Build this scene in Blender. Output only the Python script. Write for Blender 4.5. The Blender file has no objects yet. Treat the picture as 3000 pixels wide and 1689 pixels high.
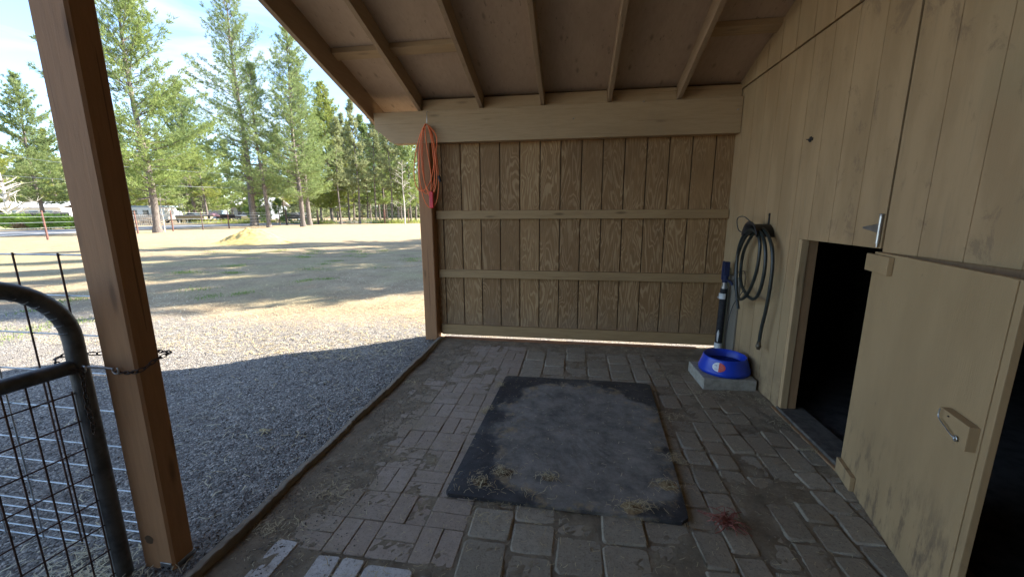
import bpy, math, random
import numpy as np
from mathutils import Vector, Matrix, noise as mnoise
random.seed(7); rng = np.random.default_rng(7)
R = math.radians
scene = bpy.context.scene
col = scene.collection

# ------------------------------------------------------------------ camera, sky, sun, exposure
EYE = Vector((0, 0, 1.3702))
cam_d = bpy.data.cameras.new("camera"); cam = bpy.data.objects.new("camera", cam_d); col.objects.link(cam)
rot = Matrix(((0.98839112, -0.02384417, 0.15004813), (0.15185083, 0.18708951, -0.97053534), (-0.00493083, 0.98205345, 0.18853837)))
cam.matrix_world = Matrix.Translation(EYE) @ rot.to_4x4()
cam_d.sensor_width = 36; cam_d.lens = 13.935; cam_d.clip_start = 0.02; cam_d.clip_end = 2000
scene.camera = cam
SUN = Vector((1.22, 0.75, 1.0)).normalized()
sun_el = math.asin(SUN.z); sun_az = math.atan2(SUN.x, SUN.y)
world = bpy.data.worlds.new("World"); scene.world = world; world.use_nodes = True
wn = world.node_tree; wn.nodes.clear()
def wnode(t, **k):
    n = wn.nodes.new(t)
    for a, b in k.items(): setattr(n, a, b)
    return n
sky = wnode('ShaderNodeTexSky', sky_type='NISHITA', sun_disc=False, sun_elevation=sun_el, sun_rotation=sun_az, altitude=1200, air_density=1.0, dust_density=0.6, ozone_density=3.0)
tc = wnode('ShaderNodeTexCoord'); mp = wnode('ShaderNodeMapping'); mp.inputs['Scale'].default_value = (1.4, 1.8, 7.0); mp.inputs['Rotation'].default_value = (0.1, 0.25, 0.5)
nz = wnode('ShaderNodeTexNoise'); nz.inputs['Scale'].default_value = 2.1; nz.inputs['Detail'].default_value = 8; nz.inputs['Roughness'].default_value = 0.55; nz.inputs['Distortion'].default_value = 0.6
rp = wnode('ShaderNodeValToRGB'); rp.color_ramp.elements[0].position = 0.43; rp.color_ramp.elements[1].position = 0.68
rp.color_ramp.elements[0].color = (.02, .02, .02, 1); rp.color_ramp.elements[1].color = (0.7, 0.7, 0.7, 1)
mx = wnode('ShaderNodeMix', data_type='RGBA'); bg = wnode('ShaderNodeBackground'); wo = wnode('ShaderNodeOutputWorld')
wn.links.new(tc.outputs['Generated'], mp.inputs[0]); wn.links.new(mp.outputs[0], nz.inputs['Vector']); wn.links.new(nz.outputs['Fac'], rp.inputs[0])
wn.links.new(rp.outputs[0], mx.inputs['Factor']); wn.links.new(sky.outputs[0], mx.inputs[6]); mx.inputs[7].default_value = (2.3, 2.55, 2.8, 1)
wn.links.new(mx.outputs[2], bg.inputs[0]); bg.inputs[1].default_value = 0.078; wn.links.new(bg.outputs[0], wo.inputs[0])
sun_d = bpy.data.lights.new("sun", 'SUN'); sun_o = bpy.data.objects.new("sun", sun_d); col.objects.link(sun_o)
sun_d.energy = 3.0; sun_d.angle = R(0.55); sun_d.color = (1.0, 0.93, 0.82)
sun_o.rotation_euler = (-SUN).to_track_quat('-Z', 'Y').to_euler(); sun_o.location = (10, 6, 12)
scene.render.engine = 'CYCLES'
scene.view_settings.view_transform = 'Standard'; scene.view_settings.look = 'None'
scene.view_settings.gamma = 1.0; scene.view_settings.use_curve_mapping = False
scene.view_settings.exposure = 2.88
scene.cycles.max_bounces = 10; scene.cycles.diffuse_bounces = 6; scene.cycles.transparent_max_bounces = 8
scene.render.resolution_x = 1024; scene.render.resolution_y = 576

# ------------------------------------------------------------------ node material helper
class M:
    def __init__(s, name):
        s.m = bpy.data.materials.new(name); s.m.use_nodes = True; s.t = s.m.node_tree; s.t.nodes.clear()
        s.out = s.n('ShaderNodeOutputMaterial'); s.b = s.n('ShaderNodeBsdfPrincipled'); s.l(s.b.outputs[0], s.out.inputs[0])
        s.tc = s.n('ShaderNodeTexCoord').outputs['Object']
    def n(s, t, **k):
        o = s.t.nodes.new(t)
        for a, b in k.items(): setattr(o, a, b)
        return o
    def l(s, a, b): s.t.links.new(a, b)
    def _in(s, sock, v):
        if hasattr(v, 'is_output') or isinstance(v, bpy.types.NodeSocket): s.l(v, sock)
        elif isinstance(v, (tuple, list)) and len(v) == 3 and sock.type == 'RGBA': sock.default_value = (*v, 1)
        else: sock.default_value = v
    def map(s, v=None, scale=(1, 1, 1), loc=(0, 0, 0), rot=(0, 0, 0)):
        o = s.n('ShaderNodeMapping'); s.l(v or s.tc, o.inputs[0]); o.inputs['Scale'].default_value = scale; o.inputs['Location'].default_value = loc; o.inputs['Rotation'].default_value = rot
        return o.outputs[0]
    def noise(s, v=None, scale=5., detail=4., rough=.55, dist=0.):
        o = s.n('ShaderNodeTexNoise'); s.l(v or s.tc, o.inputs['Vector'])
        for k, x in (('Scale', scale), ('Detail', detail), ('Roughness', rough), ('Distortion', dist)): o.inputs[k].default_value = x
        return o.outputs['Fac']
    def voro(s, v=None, scale=20., out='Distance', feature='F1'):
        o = s.n('ShaderNodeTexVoronoi', feature=feature); s.l(v or s.tc, o.inputs['Vector']); o.inputs['Scale'].default_value = scale
        return o.outputs[out]
    def math(s, op, a, b=0.0, c=None):
        o = s.n('ShaderNodeMath', operation=op); s._in(o.inputs[0], a); s._in(o.inputs[1], b)
        if c is not None: s._in(o.inputs[2], c)
        return o.outputs[0]
    def step(s, v, a, b):   # smooth 0..1
        o = s.n('ShaderNodeMapRange', interpolation_type='SMOOTHSTEP'); s._in(o.inputs[0], v); o.inputs[1].default_value = a; o.inputs[2].default_value = b
        return o.outputs[0]
    def mix(s, f, a, b, mode='MIX'):
        o = s.n('ShaderNodeMix', data_type='RGBA', blend_type=mode); s._in(o.inputs[0], f); s._in(o.inputs[6], a); s._in(o.inputs[7], b)
        return o.outputs[2]
    def ramp(s, f, stops):
        o = s.n('ShaderNodeValToRGB'); s.l(f, o.inputs[0]); e = o.color_ramp.elements
        while len(e) < len(stops): e.new(0.5)
        for q, (p, c) in zip(e, stops): q.position = p; q.color = (*c, 1)
        return o.outputs[0]
    def xyz(s, v=None):
        o = s.n('ShaderNodeSeparateXYZ'); s.l(v or s.tc, o.inputs[0]); return o.outputs
    def attr(s, name='rnd'):
        return s.n('ShaderNodeAttribute', attribute_name=name).outputs['Fac']
    def bump(s, h, st=0.3, d=0.01, prev=None):
        o = s.n('ShaderNodeBump'); s.l(h, o.inputs['Height']); o.inputs['Strength'].default_value = st; o.inputs['Distance'].default_value = d
        if prev: s.l(prev, o.inputs['Normal'])
        return o.outputs[0]
    def fin(s, color, rough=.8, normal=None, metal=0., spec=.35):
        s._in(s.b.inputs['Base Color'], color); s._in(s.b.inputs['Roughness'], rough); s.b.inputs['Metallic'].default_value = metal
        s.b.inputs['Specular IOR Level'].default_value = spec
        if normal: s.l(normal, s.b.inputs['Normal'])
        return s.m

def mat_wood(name, base, dark, axis='Z', stain=None, rough=.75, grain=1.0, knots=0.5, bump=.35, streak=.5, tint=None):
    m = M(name); L = {'X': (.8, 9, 9), 'Y': (9, .8, 9), 'Z': (9, 9, .8)}[axis]; K = {'X': (1.4, 6, 6), 'Y': (6, 1.4, 6), 'Z': (6, 6, 1.4)}[axis]
    g = m.noise(m.map(scale=L), scale=6 * grain, detail=6, rough=.65, dist=.4)
    big = m.noise(m.map(scale=K), scale=.55, detail=4, dist=.6)
    c = m.mix(m.step(g, .35, .75), base, m.mix(streak, base, dark))
    c = m.mix(m.math('MULTIPLY', m.step(big, .48, .75), .55), c, dark)
    if stain:
        st = m.step(m.noise(m.map(scale=(1, 1, .6)), scale=2.3, detail=6, rough=.6), .56, .75)
        c = m.mix(m.math('MULTIPLY', st, .5), c, stain)
    kn = m.step(m.voro(m.map(scale=K), scale=1.5), .04, .17)
    c = m.mix(m.math('MULTIPLY', m.math('SUBTRACT', 1, kn), knots), c, tuple(x * .45 for x in dark))
    C = {'X': (.35, 22, 22), 'Y': (22, .35, 22), 'Z': (22, 22, .35)}[axis]; ck = m.step(m.noise(m.map(scale=C), scale=2.2, detail=3, rough=.6), .66, .70)
    c = m.mix(m.math('MULTIPLY', ck, .6), c, tuple(x * .4 for x in dark))
    fine = m.noise(scale=180, detail=2)
    n = m.bump(g, bump, .004); n = m.bump(fine, .12, .002, n)
    return m.fin(c, rough, n)

def mat_simple(name, c1, c2=None, rough=.6, scale=12., metal=0., bump=.1, spec=.35):
    m = M(name); f = m.noise(scale=scale, detail=5, rough=.6)
    col_ = m.mix(m.step(f, .35, .7), c1, c2 or tuple(x * .75 for x in c1))
    return m.fin(col_, rough, m.bump(m.noise(scale=scale * 8, detail=3), bump, .003), metal, spec)

def mat_siding():
    m = M('siding_plywood'); x, y, z = m.xyz()
    pl = m.math('FLOOR', m.math('DIVIDE', m.math('ADD', x, 1.359), .2032))
    off = m.n('ShaderNodeCombineXYZ'); m.l(m.math('MULTIPLY', pl, 3.7), off.inputs[0]); m.l(m.math('MULTIPLY', pl, 1.9), off.inputs[2])
    add = m.n('ShaderNodeVectorMath', operation='ADD'); m.l(m.tc, add.inputs[0]); m.l(off.outputs[0], add.inputs[1]); v = add.outputs[0]
    base = m.noise(m.map(v, scale=(5.2, 1, 1.05)), scale=1.35, detail=2.6, rough=.45, dist=.5)
    rings = m.math('FRACT', m.math('MULTIPLY', base, 19)); tri = m.math('ABSOLUTE', m.math('SUBTRACT', m.math('MULTIPLY', rings, 2), 1))
    fib = m.noise(m.map(scale=(60, 60, 2.2)), scale=3, detail=4)
    wear = m.noise(m.map(scale=(1, 1, .5)), scale=3.0, detail=5, rough=.6)
    gr = m.math('MULTIPLY', m.step(tri, .40, .85), m.step(wear, .32, .60))
    wn_ = m.n('ShaderNodeTexWhiteNoise', noise_dimensions='1D'); m.l(pl, wn_.inputs['W'])
    c = m.mix(gr, m.mix(wn_.outputs['Value'], (.325, .19, .083), (.245, .138, .060)), m.mix(wn_.outputs['Value'], (.47, .305, .15), (.39, .25, .125)))
    c = m.mix(m.math('MULTIPLY', m.step(fib, .45, .7), .35), c, (.10, .062, .03))
    c = m.mix(m.math('MULTIPLY', m.step(m.noise(scale=1.1, detail=4), .5, .72), .35), c, (.13, .075, .036))
    dust = m.math('MULTIPLY', m.math('SUBTRACT', 1, m.step(m.math('ADD', z, m.math('MULTIPLY', m.noise(scale=6, detail=5), .5)), .20, .75)), .55)
    c = m.mix(dust, c, (.22, .17, .12))
    return m.fin(c, .8, m.bump(gr, .25, .003))

def mat_barn():
    m = M('barn_paint'); x, y, z = m.xyz()
    wea = m.noise(m.map(scale=(1, 3.0, .7)), scale=2.2, detail=6, rough=.62)
    c = m.mix(m.step(wea, .34, .66), (.415, .275, .145), (.345, .225, .115))
    vstr = m.noise(m.map(scale=(1, 14, .5)), scale=2.5, detail=5, rough=.7)
    c = m.mix(m.math('MULTIPLY', m.step(vstr, .55, .72), .5), c, (.27, .19, .11))
    old = m.math('MULTIPLY', m.step(m.noise(m.map(scale=(1, 5, 3)), scale=1.6, detail=8, rough=.72, dist=.5), .54, .66), m.math('SUBTRACT', 1, m.step(y, 2.2, 3.3)))
    c = m.mix(m.math('MULTIPLY', old, .62), c, (.19, .125, .075))
    green = m.math('MULTIPLY', m.step(m.noise(scale=.8, detail=3), .45, .6), .25)
    c = m.mix(green, c, (.33, .29, .17))
    low = m.math('MULTIPLY', m.math('SUBTRACT', 1, m.step(z, .0, .5)), m.step(m.noise(scale=7, detail=6, rough=.7), .38, .62))
    c = m.mix(m.math('MULTIPLY', low, .6), c, (.15, .10, .065))
    nl = m.math('SUBTRACT', 1, m.step(m.voro(m.map(scale=(1, 1, .45)), scale=5.0), .018, .035)); c = m.mix(m.math('MULTIPLY', nl, .65), c, (.13, .08, .05))
    g = m.noise(m.map(scale=(20, 20, 2)), scale=9, detail=5, rough=.7)
    weave = m.noise(scale=260, detail=2)
    n = m.bump(g, .35, .003); n = m.bump(weave, .25, .002, n)
    return m.fin(c, .7, n)

def mat_door():
    m = M('door_paint'); x, y, z = m.xyz()
    c = m.mix(m.step(m.noise(m.map(scale=(1, 2, .6)), scale=2.0, detail=5), .35, .7), (.415, .282, .147), (.35, .235, .12))
    smear = m.math('MULTIPLY', m.step(m.noise(m.map(scale=(2, 9, 2.6)), scale=2.2, detail=8, rough=.7), .47, .68), m.math('SUBTRACT', 1, m.step(z, .12, .50)))
    c = m.mix(m.math('MULTIPLY', smear, .75), c, (.10, .07, .05))
    spots = m.math('SUBTRACT', 1, m.step(m.voro(m.map(scale=(1, 1, .6)), scale=6.5), .02, .05))
    c = m.mix(m.math('MULTIPLY', spots, .55), c, (.16, .10, .06))
    n = m.bump(m.noise(m.map(scale=(20, 20, 2)), scale=8, detail=5), .25, .003); n = m.bump(m.noise(scale=220, detail=2), .2, .002, n)
    return m.fin(c, .62, n)

def mat_paver(name, c1, c2, c3, dirt_at=.47):
    m = M(name); r = m.attr(); x, y, z = m.xyz()
    c = m.mix(r, c1, c2); c = m.mix(m.math('MULTIPLY', m.step(m.noise(scale=28, detail=6, rough=.75), .42, .66), .6), c, c3)
    left = m.math('MULTIPLY', m.math('SUBTRACT', 1, m.step(x, -1.15, -.80)), .16)
    right = m.math('MULTIPLY', m.math('MULTIPLY', m.step(x, .55, 1.0), m.step(y, 1.7, 2.8)), .17)
    dn = m.math('ADD', m.math('ADD', m.noise(scale=3.2, detail=9, rough=.72), left), right)
    c = m.mix(m.step(dn, dirt_at, dirt_at + .2), c, (.30, .238, .165))
    grit = m.step(m.noise(scale=110, detail=3, rough=.8), .56, .64)
    c = m.mix(m.math('MULTIPLY', grit, .5), c, (.08, .065, .052))
    lite = m.step(m.noise(m.map(loc=(5, 3, 1)), scale=95, detail=2), .64, .70)
    c = m.mix(m.math('MULTIPLY', lite, .35), c, (.30, .25, .19))
    n = m.bump(m.noise(scale=70, detail=6, rough=.75), .7, .006)
    return m.fin(c, .92, n, 0, .2)

def mat_soil():
    m = M('paving_soil')
    c = m.ramp(m.noise(scale=9, detail=9, rough=.72), [(.3, (.17, .133, .092)), (.55, (.28, .22, .15)), (.75, (.42, .34, .22))])
    st = m.step(m.noise(m.map(scale=(1, 3, 1), rot=(0, 0, .6)), scale=60, detail=3, rough=.6), .62, .7)
    c = m.mix(m.math('MULTIPLY', st, .55), c, (.32, .25, .14))
    return m.fin(c, .95, m.bump(m.noise(scale=60, detail=8, rough=.8), 1.0, .015), 0, .15)

def mat_ground():
    m = M('ground_surface'); x, y, z = m.xyz()
    wob = m.noise(scale=.55, detail=6, rough=.62); wob2 = m.noise(scale=3.0, detail=6, rough=.7)
    yy = m.math('SUBTRACT', m.math('SUBTRACT', y, m.math('MULTIPLY', wob, 1.8)), m.math('MULTIPLY', wob2, .9))
    gmask = m.math('MULTIPLY', m.math('SUBTRACT', 1, m.step(yy, 2.7, 3.7)), m.step(m.math('ADD', x, m.math('MULTIPLY', wob, 2)), -13, -9))
    cell = m.voro(scale=95, out='Color'); cx = m.n('ShaderNodeSeparateColor'); m.l(cell, cx.inputs[0])
    grav = m.ramp(cx.outputs[0], [(0, (.095, .086, .078)), (.5, (.20, .184, .166)), (.85, (.31, .285, .255)), (1, (.50, .45, .39))])
    grav = m.mix(m.math('MULTIPLY', m.step(m.noise(scale=1.6, detail=7, rough=.7), .42, .68), .5), grav, (.20, .178, .155))
    dirt = m.ramp(m.noise(scale=1.4, detail=10, rough=.7), [(.3, (.19, .137, .092)), (.5, (.285, .215, .138)), (.72, (.40, .315, .20))])
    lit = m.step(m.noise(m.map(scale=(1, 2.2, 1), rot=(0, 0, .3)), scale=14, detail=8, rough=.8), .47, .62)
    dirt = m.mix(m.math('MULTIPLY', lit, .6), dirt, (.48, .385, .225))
    gr = m.noise(m.map(scale=(.8, 1.5, 1)), scale=.45, detail=7, rough=.62)
    band = m.math('MULTIPLY', m.step(y, 4.8, 6.2), m.math('SUBTRACT', 1, m.step(y, 13, 18)))
    gg = m.math('MULTIPLY', m.math('MULTIPLY', m.step(gr, .42, .66), band), .38)
    dirt = m.mix(gg, dirt, m.mix(m.step(m.noise(scale=22, detail=6, rough=.8), .4, .62), (.38, .33, .17), (.22, .26, .09)))
    far = m.step(y, 14, 22)
    dirt = m.mix(m.math('MULTIPLY', far, .55), dirt, (.42, .32, .19))
    straw = m.step(m.noise(m.map(scale=(1, 2.5, 1), rot=(0, 0, .9)), scale=38, detail=6, rough=.8, dist=1.2), .56, .66)
    sd = m.math('MULTIPLY', m.step(yy, .6, 2.2), .8)
    grav = m.mix(m.math('MULTIPLY', straw, sd), grav, (.50, .43, .30))
    c = m.mix(gmask, dirt, grav)
    h = m.math('ADD', m.math('MULTIPLY', m.voro(scale=95), -1.0), m.math('MULTIPLY', m.noise(scale=30, detail=8, rough=.8), .9))
    n = m.bump(h, .8, .012)
    return m.fin(c, .95, n, 0, .15)

def mat_mat():
    m = M('rubber'); x, y, z = m.xyz()
    w = m.noise(m.map(loc=(2.3, .4, 0)), scale=2.0, detail=6, rough=.62); w2 = m.noise(m.map(loc=(4, 2, 0)), scale=9, detail=8, rough=.75)
    dx = m.math('DIVIDE', m.math('SUBTRACT', x, .10), .56); dy = m.math('DIVIDE', m.math('SUBTRACT', y, 2.28), .66)
    d = m.math('ADD', m.math('MULTIPLY', dx, dx), m.math('MULTIPLY', dy, dy))
    d = m.math('ADD', d, m.math('MULTIPLY', m.math('SUBTRACT', w, .5), 2.9)); d = m.math('ADD', d, m.math('MULTIPLY', m.math('SUBTRACT', w2, .5), .8))
    mask = m.math('SUBTRACT', 1, m.step(d, .92, 1.28))
    base = m.mix(m.step(m.noise(scale=5, detail=7, rough=.7), .4, .7), (.034, .034, .037), (.072, .070, .070))
    dirt = m.ramp(m.noise(scale=7, detail=9, rough=.75), [(.34, (.11, .10, .088)), (.48, (.19, .172, .148)), (.64, (.28, .25, .215))])
    c = m.mix(m.math('MULTIPLY', mask, .92), base, dirt)
    rim = m.math('MULTIPLY', m.math('MULTIPLY', m.step(d, .72, 1.12), mask), m.step(m.noise(scale=11, detail=6, rough=.7), .46, .6))
    c = m.mix(m.math('MULTIPLY', rim, .8), c, (.36, .25, .12))
    speck = m.step(m.noise(scale=70, detail=3), .66, .7)
    c = m.mix(m.math('MULTIPLY', speck, .5), c, (.32, .29, .24))
    return m.fin(c, m.mix(mask, (.55, .55, .55), (.95, .95, .95)), m.bump(m.math('ADD', m.noise(scale=45, detail=7, rough=.8), m.math('MULTIPLY', mask, .5)), .45, .005), 0, .3)

def mat_leaf(name, c1, c2, c3, tr=.35):
    m = M(name); t = m.t
    r = m.attr(); big = m.noise(scale=.35, detail=3)
    c = m.mix(r, c1, c2); c = m.mix(m.step(big, .42, .66), c, c3)
    d = m.n('ShaderNodeBsdfDiffuse'); tl = m.n('ShaderNodeBsdfTranslucent'); ms = m.n('ShaderNodeMixShader')
    m.l(c, d.inputs[0]); m.l(c, tl.inputs[0]); ms.inputs[0].default_value = tr
    m.l(d.outputs[0], ms.inputs[1]); m.l(tl.outputs[0], ms.inputs[2]); m.l(ms.outputs[0], m.out.inputs[0]); t.nodes.remove(m.b)
    return m.m

def mat_bark(name, c1, c2, sc=1.0):
    m = M(name)
    v = m.noise(m.map(scale=(6, 6, 1.5)), scale=2.2 * sc, detail=7, rough=.7)
    return m.fin(m.ramp(v, [(.35, c2), (.62, c1)]), .9, m.bump(v, .8, .03), 0, .1)

MAT = dict(
 siding=mat_siding(), barn=mat_barn(), door=mat_door(), ground=mat_ground(), soil=mat_soil(), rubber=mat_mat(),
 tanX=mat_wood('tan_paint_x', (.42, .287, .155), (.30, .195, .10), 'X', (.30, .22, .13)),
 tanY=mat_wood('tan_paint_y', (.35, .245, .15), (.24, .16, .095), 'Y', None),
 tanZ=mat_wood('tan_paint_z', (.45, .31, .165), (.30, .20, .105), 'Z', None),
 railX=mat_wood('rail_paint', (.38, .25, .12), (.25, .155, .07), 'X', (.22, .16, .10), knots=.7),
 dung=mat_simple('dried_dung', (.17, .115, .07), (.08, .055, .035), .95, 60, 0, 1.0), litter=mat_simple('straw_crust', (.33, .235, .12), (.18, .12, .065), .95, 60, 0, 1.0),
 groove=mat_simple('groove_shade_brown', (.115, .07, .036), (.08, .05, .027), .9),  # dark brown puts shade into grooves and roof gap; knot shares it
 deck=mat_wood('roof_deck_paint', (.47, .345, .24), (.37, .265, .18), 'Y', None, knots=.6, grain=.8),
 post=mat_wood('treated_post_wood', (.36, .185, .085), (.25, .13, .06), 'Z', (.20, .12, .07), knots=.6, grain=1.2),
 sill=mat_wood('sill_wood', (.33, .15, .07), (.20, .09, .045), 'X', (.13, .09, .06)),
 weath=mat_wood('weathered_timber', (.26, .215, .16), (.11, .085, .062), 'Y', (.40, .34, .24), rough=.95, bump=.9),
 grey=mat_wood('grey_board', (.21, .185, .145), (.12, .10, .075), 'Z', (.16, .15, .10), rough=.9),
 lichen=mat_wood('lichen_stud', (.28, .27, .16), (.20, .17, .10), 'Z', (.40, .40, .28), rough=.9),
 rawwood=mat_wood('raw_stud', (.34, .20, .10), (.20, .115, .06), 'Z', None),
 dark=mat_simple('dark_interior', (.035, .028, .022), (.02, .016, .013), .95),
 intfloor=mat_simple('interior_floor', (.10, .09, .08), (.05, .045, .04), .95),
 conc=mat_simple('concrete', (.37, .34, .285), (.26, .24, .20), .9, 30, 0, .8),
 sillconc=mat_simple('dark_threshold', (.135, .118, .098), (.075, .065, .055), .85, 20, 0, .5),
 blue=mat_simple('blue_plastic', (.012, .055, .50), (.010, .045, .42), .33, 6, 0, .03, .5),
 white=mat_simple('white_label', (.78, .78, .80), (.70, .70, .72), .45),
 red=mat_simple('red_label', (.70, .10, .07), (.62, .08, .06), .45),
 ink=mat_simple('label_ink', (.18, .16, .22), None, .5), inkr=mat_simple('label_ink_pale', (.85, .45, .40), None, .5),
 water=mat_simple('still_water', (.01, .02, .06), None, .05, 3, 0, .02, .6),
 hose=mat_simple('hose_rubber', (.018, .022, .020), (.03, .035, .03), .38, 30, 0, .1, .5),
 brass=mat_simple('dull_brass', (.20, .16, .11), (.12, .10, .07), .45, 30, .7),
 metal=mat_simple('zinc_steel', (.55, .56, .57), (.38, .39, .40), .32, 25, .9),
 darkmetal=mat_simple('dark_iron', (.06, .055, .055), (.035, .032, .032), .5, 30, .5),
 gate=mat_simple('gate_tube_steel', (.115, .115, .115), (.05, .05, .052), .48, 18, .35, .15, .5),
 chain=mat_simple('rusty_chain', (.10, .07, .055), (.05, .04, .035), .6, 60, .5),
 wire=mat_simple('galvanised_wire', (.42, .46, .50), (.30, .33, .36), .4, 30, .6),
 wiredark=mat_simple('rusty_wire', (.12, .075, .06), (.07, .045, .04), .6, 30, .4),
 orange=mat_simple('orange_cord', (.84, .19, .045), (.74, .16, .04), .5, 10, 0, .05, .5),
 redplug=mat_simple('red_plug', (.70, .035, .05), (.58, .03, .04), .4),
 black=mat_simple('black_plastic', (.02, .02, .022), None, .5),
 foam=mat_simple('black_foam_wrap', (.016, .016, .018), (.03, .03, .033), .7, 40, 0, .5),
 hblue=mat_simple('hydrant_enamel', (.02, .03, .085), (.015, .02, .05), .4),
 sleeve=mat_simple('white_tape', (.66, .67, .66), (.55, .56, .55), .6),
 cable=mat_simple('grey_cable', (.07, .065, .06), None, .6),
 twine=mat_simple('red_twine', (.30, .10, .07), (.20, .065, .05), .8),
 straw=mat_leaf('straw_stems', (.60, .50, .30), (.42, .32, .17), (.62, .56, .40), .15),
 stones=mat_leaf('gravel_stones', (.095, .087, .080), (.30, .275, .25), (.18, .165, .15), 0.0),
 grass=mat_leaf('green_grass', (.17, .26, .07), (.27, .33, .11), (.19, .26, .08), .3),
 leafA=mat_leaf('pine_needles', (.18, .245, .08), (.30, .36, .12), (.23, .30, .13), .48),
 leafY=mat_leaf('yellow_pine_needles', (.25, .29, .08), (.34, .37, .10), (.22, .28, .085), .45),
 leafB=mat_leaf('blue_green_needles', (.18, .245, .10), (.29, .35, .155), (.24, .305, .12), .48),
 leafD=mat_leaf('far_needles', (.24, .28, .14), (.35, .37, .20), (.29, .32, .16), .48),
 hedge=mat_leaf('juniper_sprays', (.27, .40, .07), (.38, .48, .10), (.22, .34, .07), .35),
 brown=mat_leaf('dead_juniper', (.38, .26, .14), (.30, .2, .10), (.42, .30, .18), .2),
 bark=mat_bark('pine_bark', (.21, .18, .16), (.09, .076, .068)),
 barkp=mat_bark('pale_bark', (.55, .52, .47), (.34, .31, .27)),
 mound=mat_simple('sawdust', (.50, .36, .13), (.33, .235, .09), .95, 5, 0, 1.0),
 rust=mat_simple('rust_paint', (.19, .085, .065), (.10, .06, .05), .75, 8),
 postgrey=mat_simple('old_wood_post', (.12, .085, .07), (.07, .05, .045), .9, 8),
 asphalt=mat_simple('road_surface', (.21, .21, .215), (.16, .16, .165), .9, 1.2, 0, .3),
 lawn=mat_simple('dry_lawn', (.38, .40, .13), (.48, .42, .20), .95, 1.5),
 wwhite=mat_simple('white_siding', (.72, .72, .70), (.62, .62, .6), .7, 4),
 roofw=mat_simple('pale_roof', (.70, .70, .71), (.58, .58, .58), .6, 3),
 fdark=mat_simple('dark_fence_boards', (.055, .05, .055), (.03, .028, .03), .9, 6),
 picket=mat_simple('picket_wood', (.42, .36, .29), (.30, .25, .2), .85, 6),
 silver=mat_simple('silver_car_paint', (.45, .46, .46), (.38, .39, .39), .3, 2, .3),
 glass=mat_simple('car_glass', (.03, .045, .06), None, .08, 2, 0, 0, .7),
 tyre=mat_simple('tyre_rubber', (.02, .02, .02), None, .8),
 boatdk=mat_simple('boat_gelcoat_dark', (.025, .022, .022), None, .35), boatlt=mat_simple('boat_gelcoat_tan', (.42, .37, .26), None, .4),
 greyhouse=mat_simple('grey_siding', (.30, .33, .35), (.24, .27, .29), .8), teal=mat_simple('pale_blue_metal', (.33, .42, .47), (.26, .34, .38), .5),
 pink=mat_simple('pink_cloth', (.55, .30, .34), None, .8), yellow=mat_simple('yellow_straw_bale', (.55, .42, .18), (.42, .31, .12), .9),
)
MAT['redpaver'] = mat_paver('red_paver', (.355, .280, .215), (.41, .33, .26), (.28, .222, .17), .50)
MAT['greypaver'] = mat_paver('grey_paver', (.28, .235, .172), (.36, .305, .228), (.21, .172, .125), .47)
MAT['palepaver'] = mat_paver('pale_paver', (.58, .54, .49), (.48, .45, .42), (.36, .32, .28), .60)

# ------------------------------------------------------------------ mesh helpers
def link(name, me, mat=None, parent=None):
    o = bpy.data.objects.new(name, me); col.objects.link(o)
    if parent is not None: o.parent = parent
    return o
def tag(o, label=None, cat=None, group=None, kind=None):
    if label: o['label'] = label
    if cat: o['category'] = cat
    if group: o['group'] = group
    if kind: o['kind'] = kind
    return o
def thing(name, label, cat, loc=(0, 0, 0), rz=0., group=None):
    o = bpy.data.objects.new(name, None); col.objects.link(o); o.location = loc; o.rotation_euler = (0, 0, rz); o.empty_display_size = .1
    return tag(o, label, cat, group)
def np_mesh(name, V, F, mat, parent=None, smooth=False, rnd=None, mats=None, midx=None):
    V = np.asarray(V, np.float32); F = np.asarray(F, np.int32); k = F.shape[1]
    me = bpy.data.meshes.new(name); me.vertices.add(len(V)); me.vertices.foreach_set('co', V.ravel())
    me.loops.add(F.size); me.loops.foreach_set('vertex_index', F.ravel()); me.polygons.add(len(F))
    me.polygons.foreach_set('loop_start', np.arange(0, F.size, k, dtype=np.int32)); me.polygons.foreach_set('loop_total', np.full(len(F), k, np.int32))
    if smooth: me.polygons.foreach_set('use_smooth', np.ones(len(F), bool))
    if mats:
        for q in mats: me.materials.append(q)
        if midx is not None: me.polygons.foreach_set('material_index', np.asarray(midx, np.int32))
    else: me.materials.append(mat)
    me.update(calc_edges=True)
    if rnd is not None:
        a = me.attributes.new('rnd', 'FLOAT', 'FACE'); a.data.foreach_set('value', np.asarray(rnd, np.float32))
    return link(name, me, None, parent)

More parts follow.
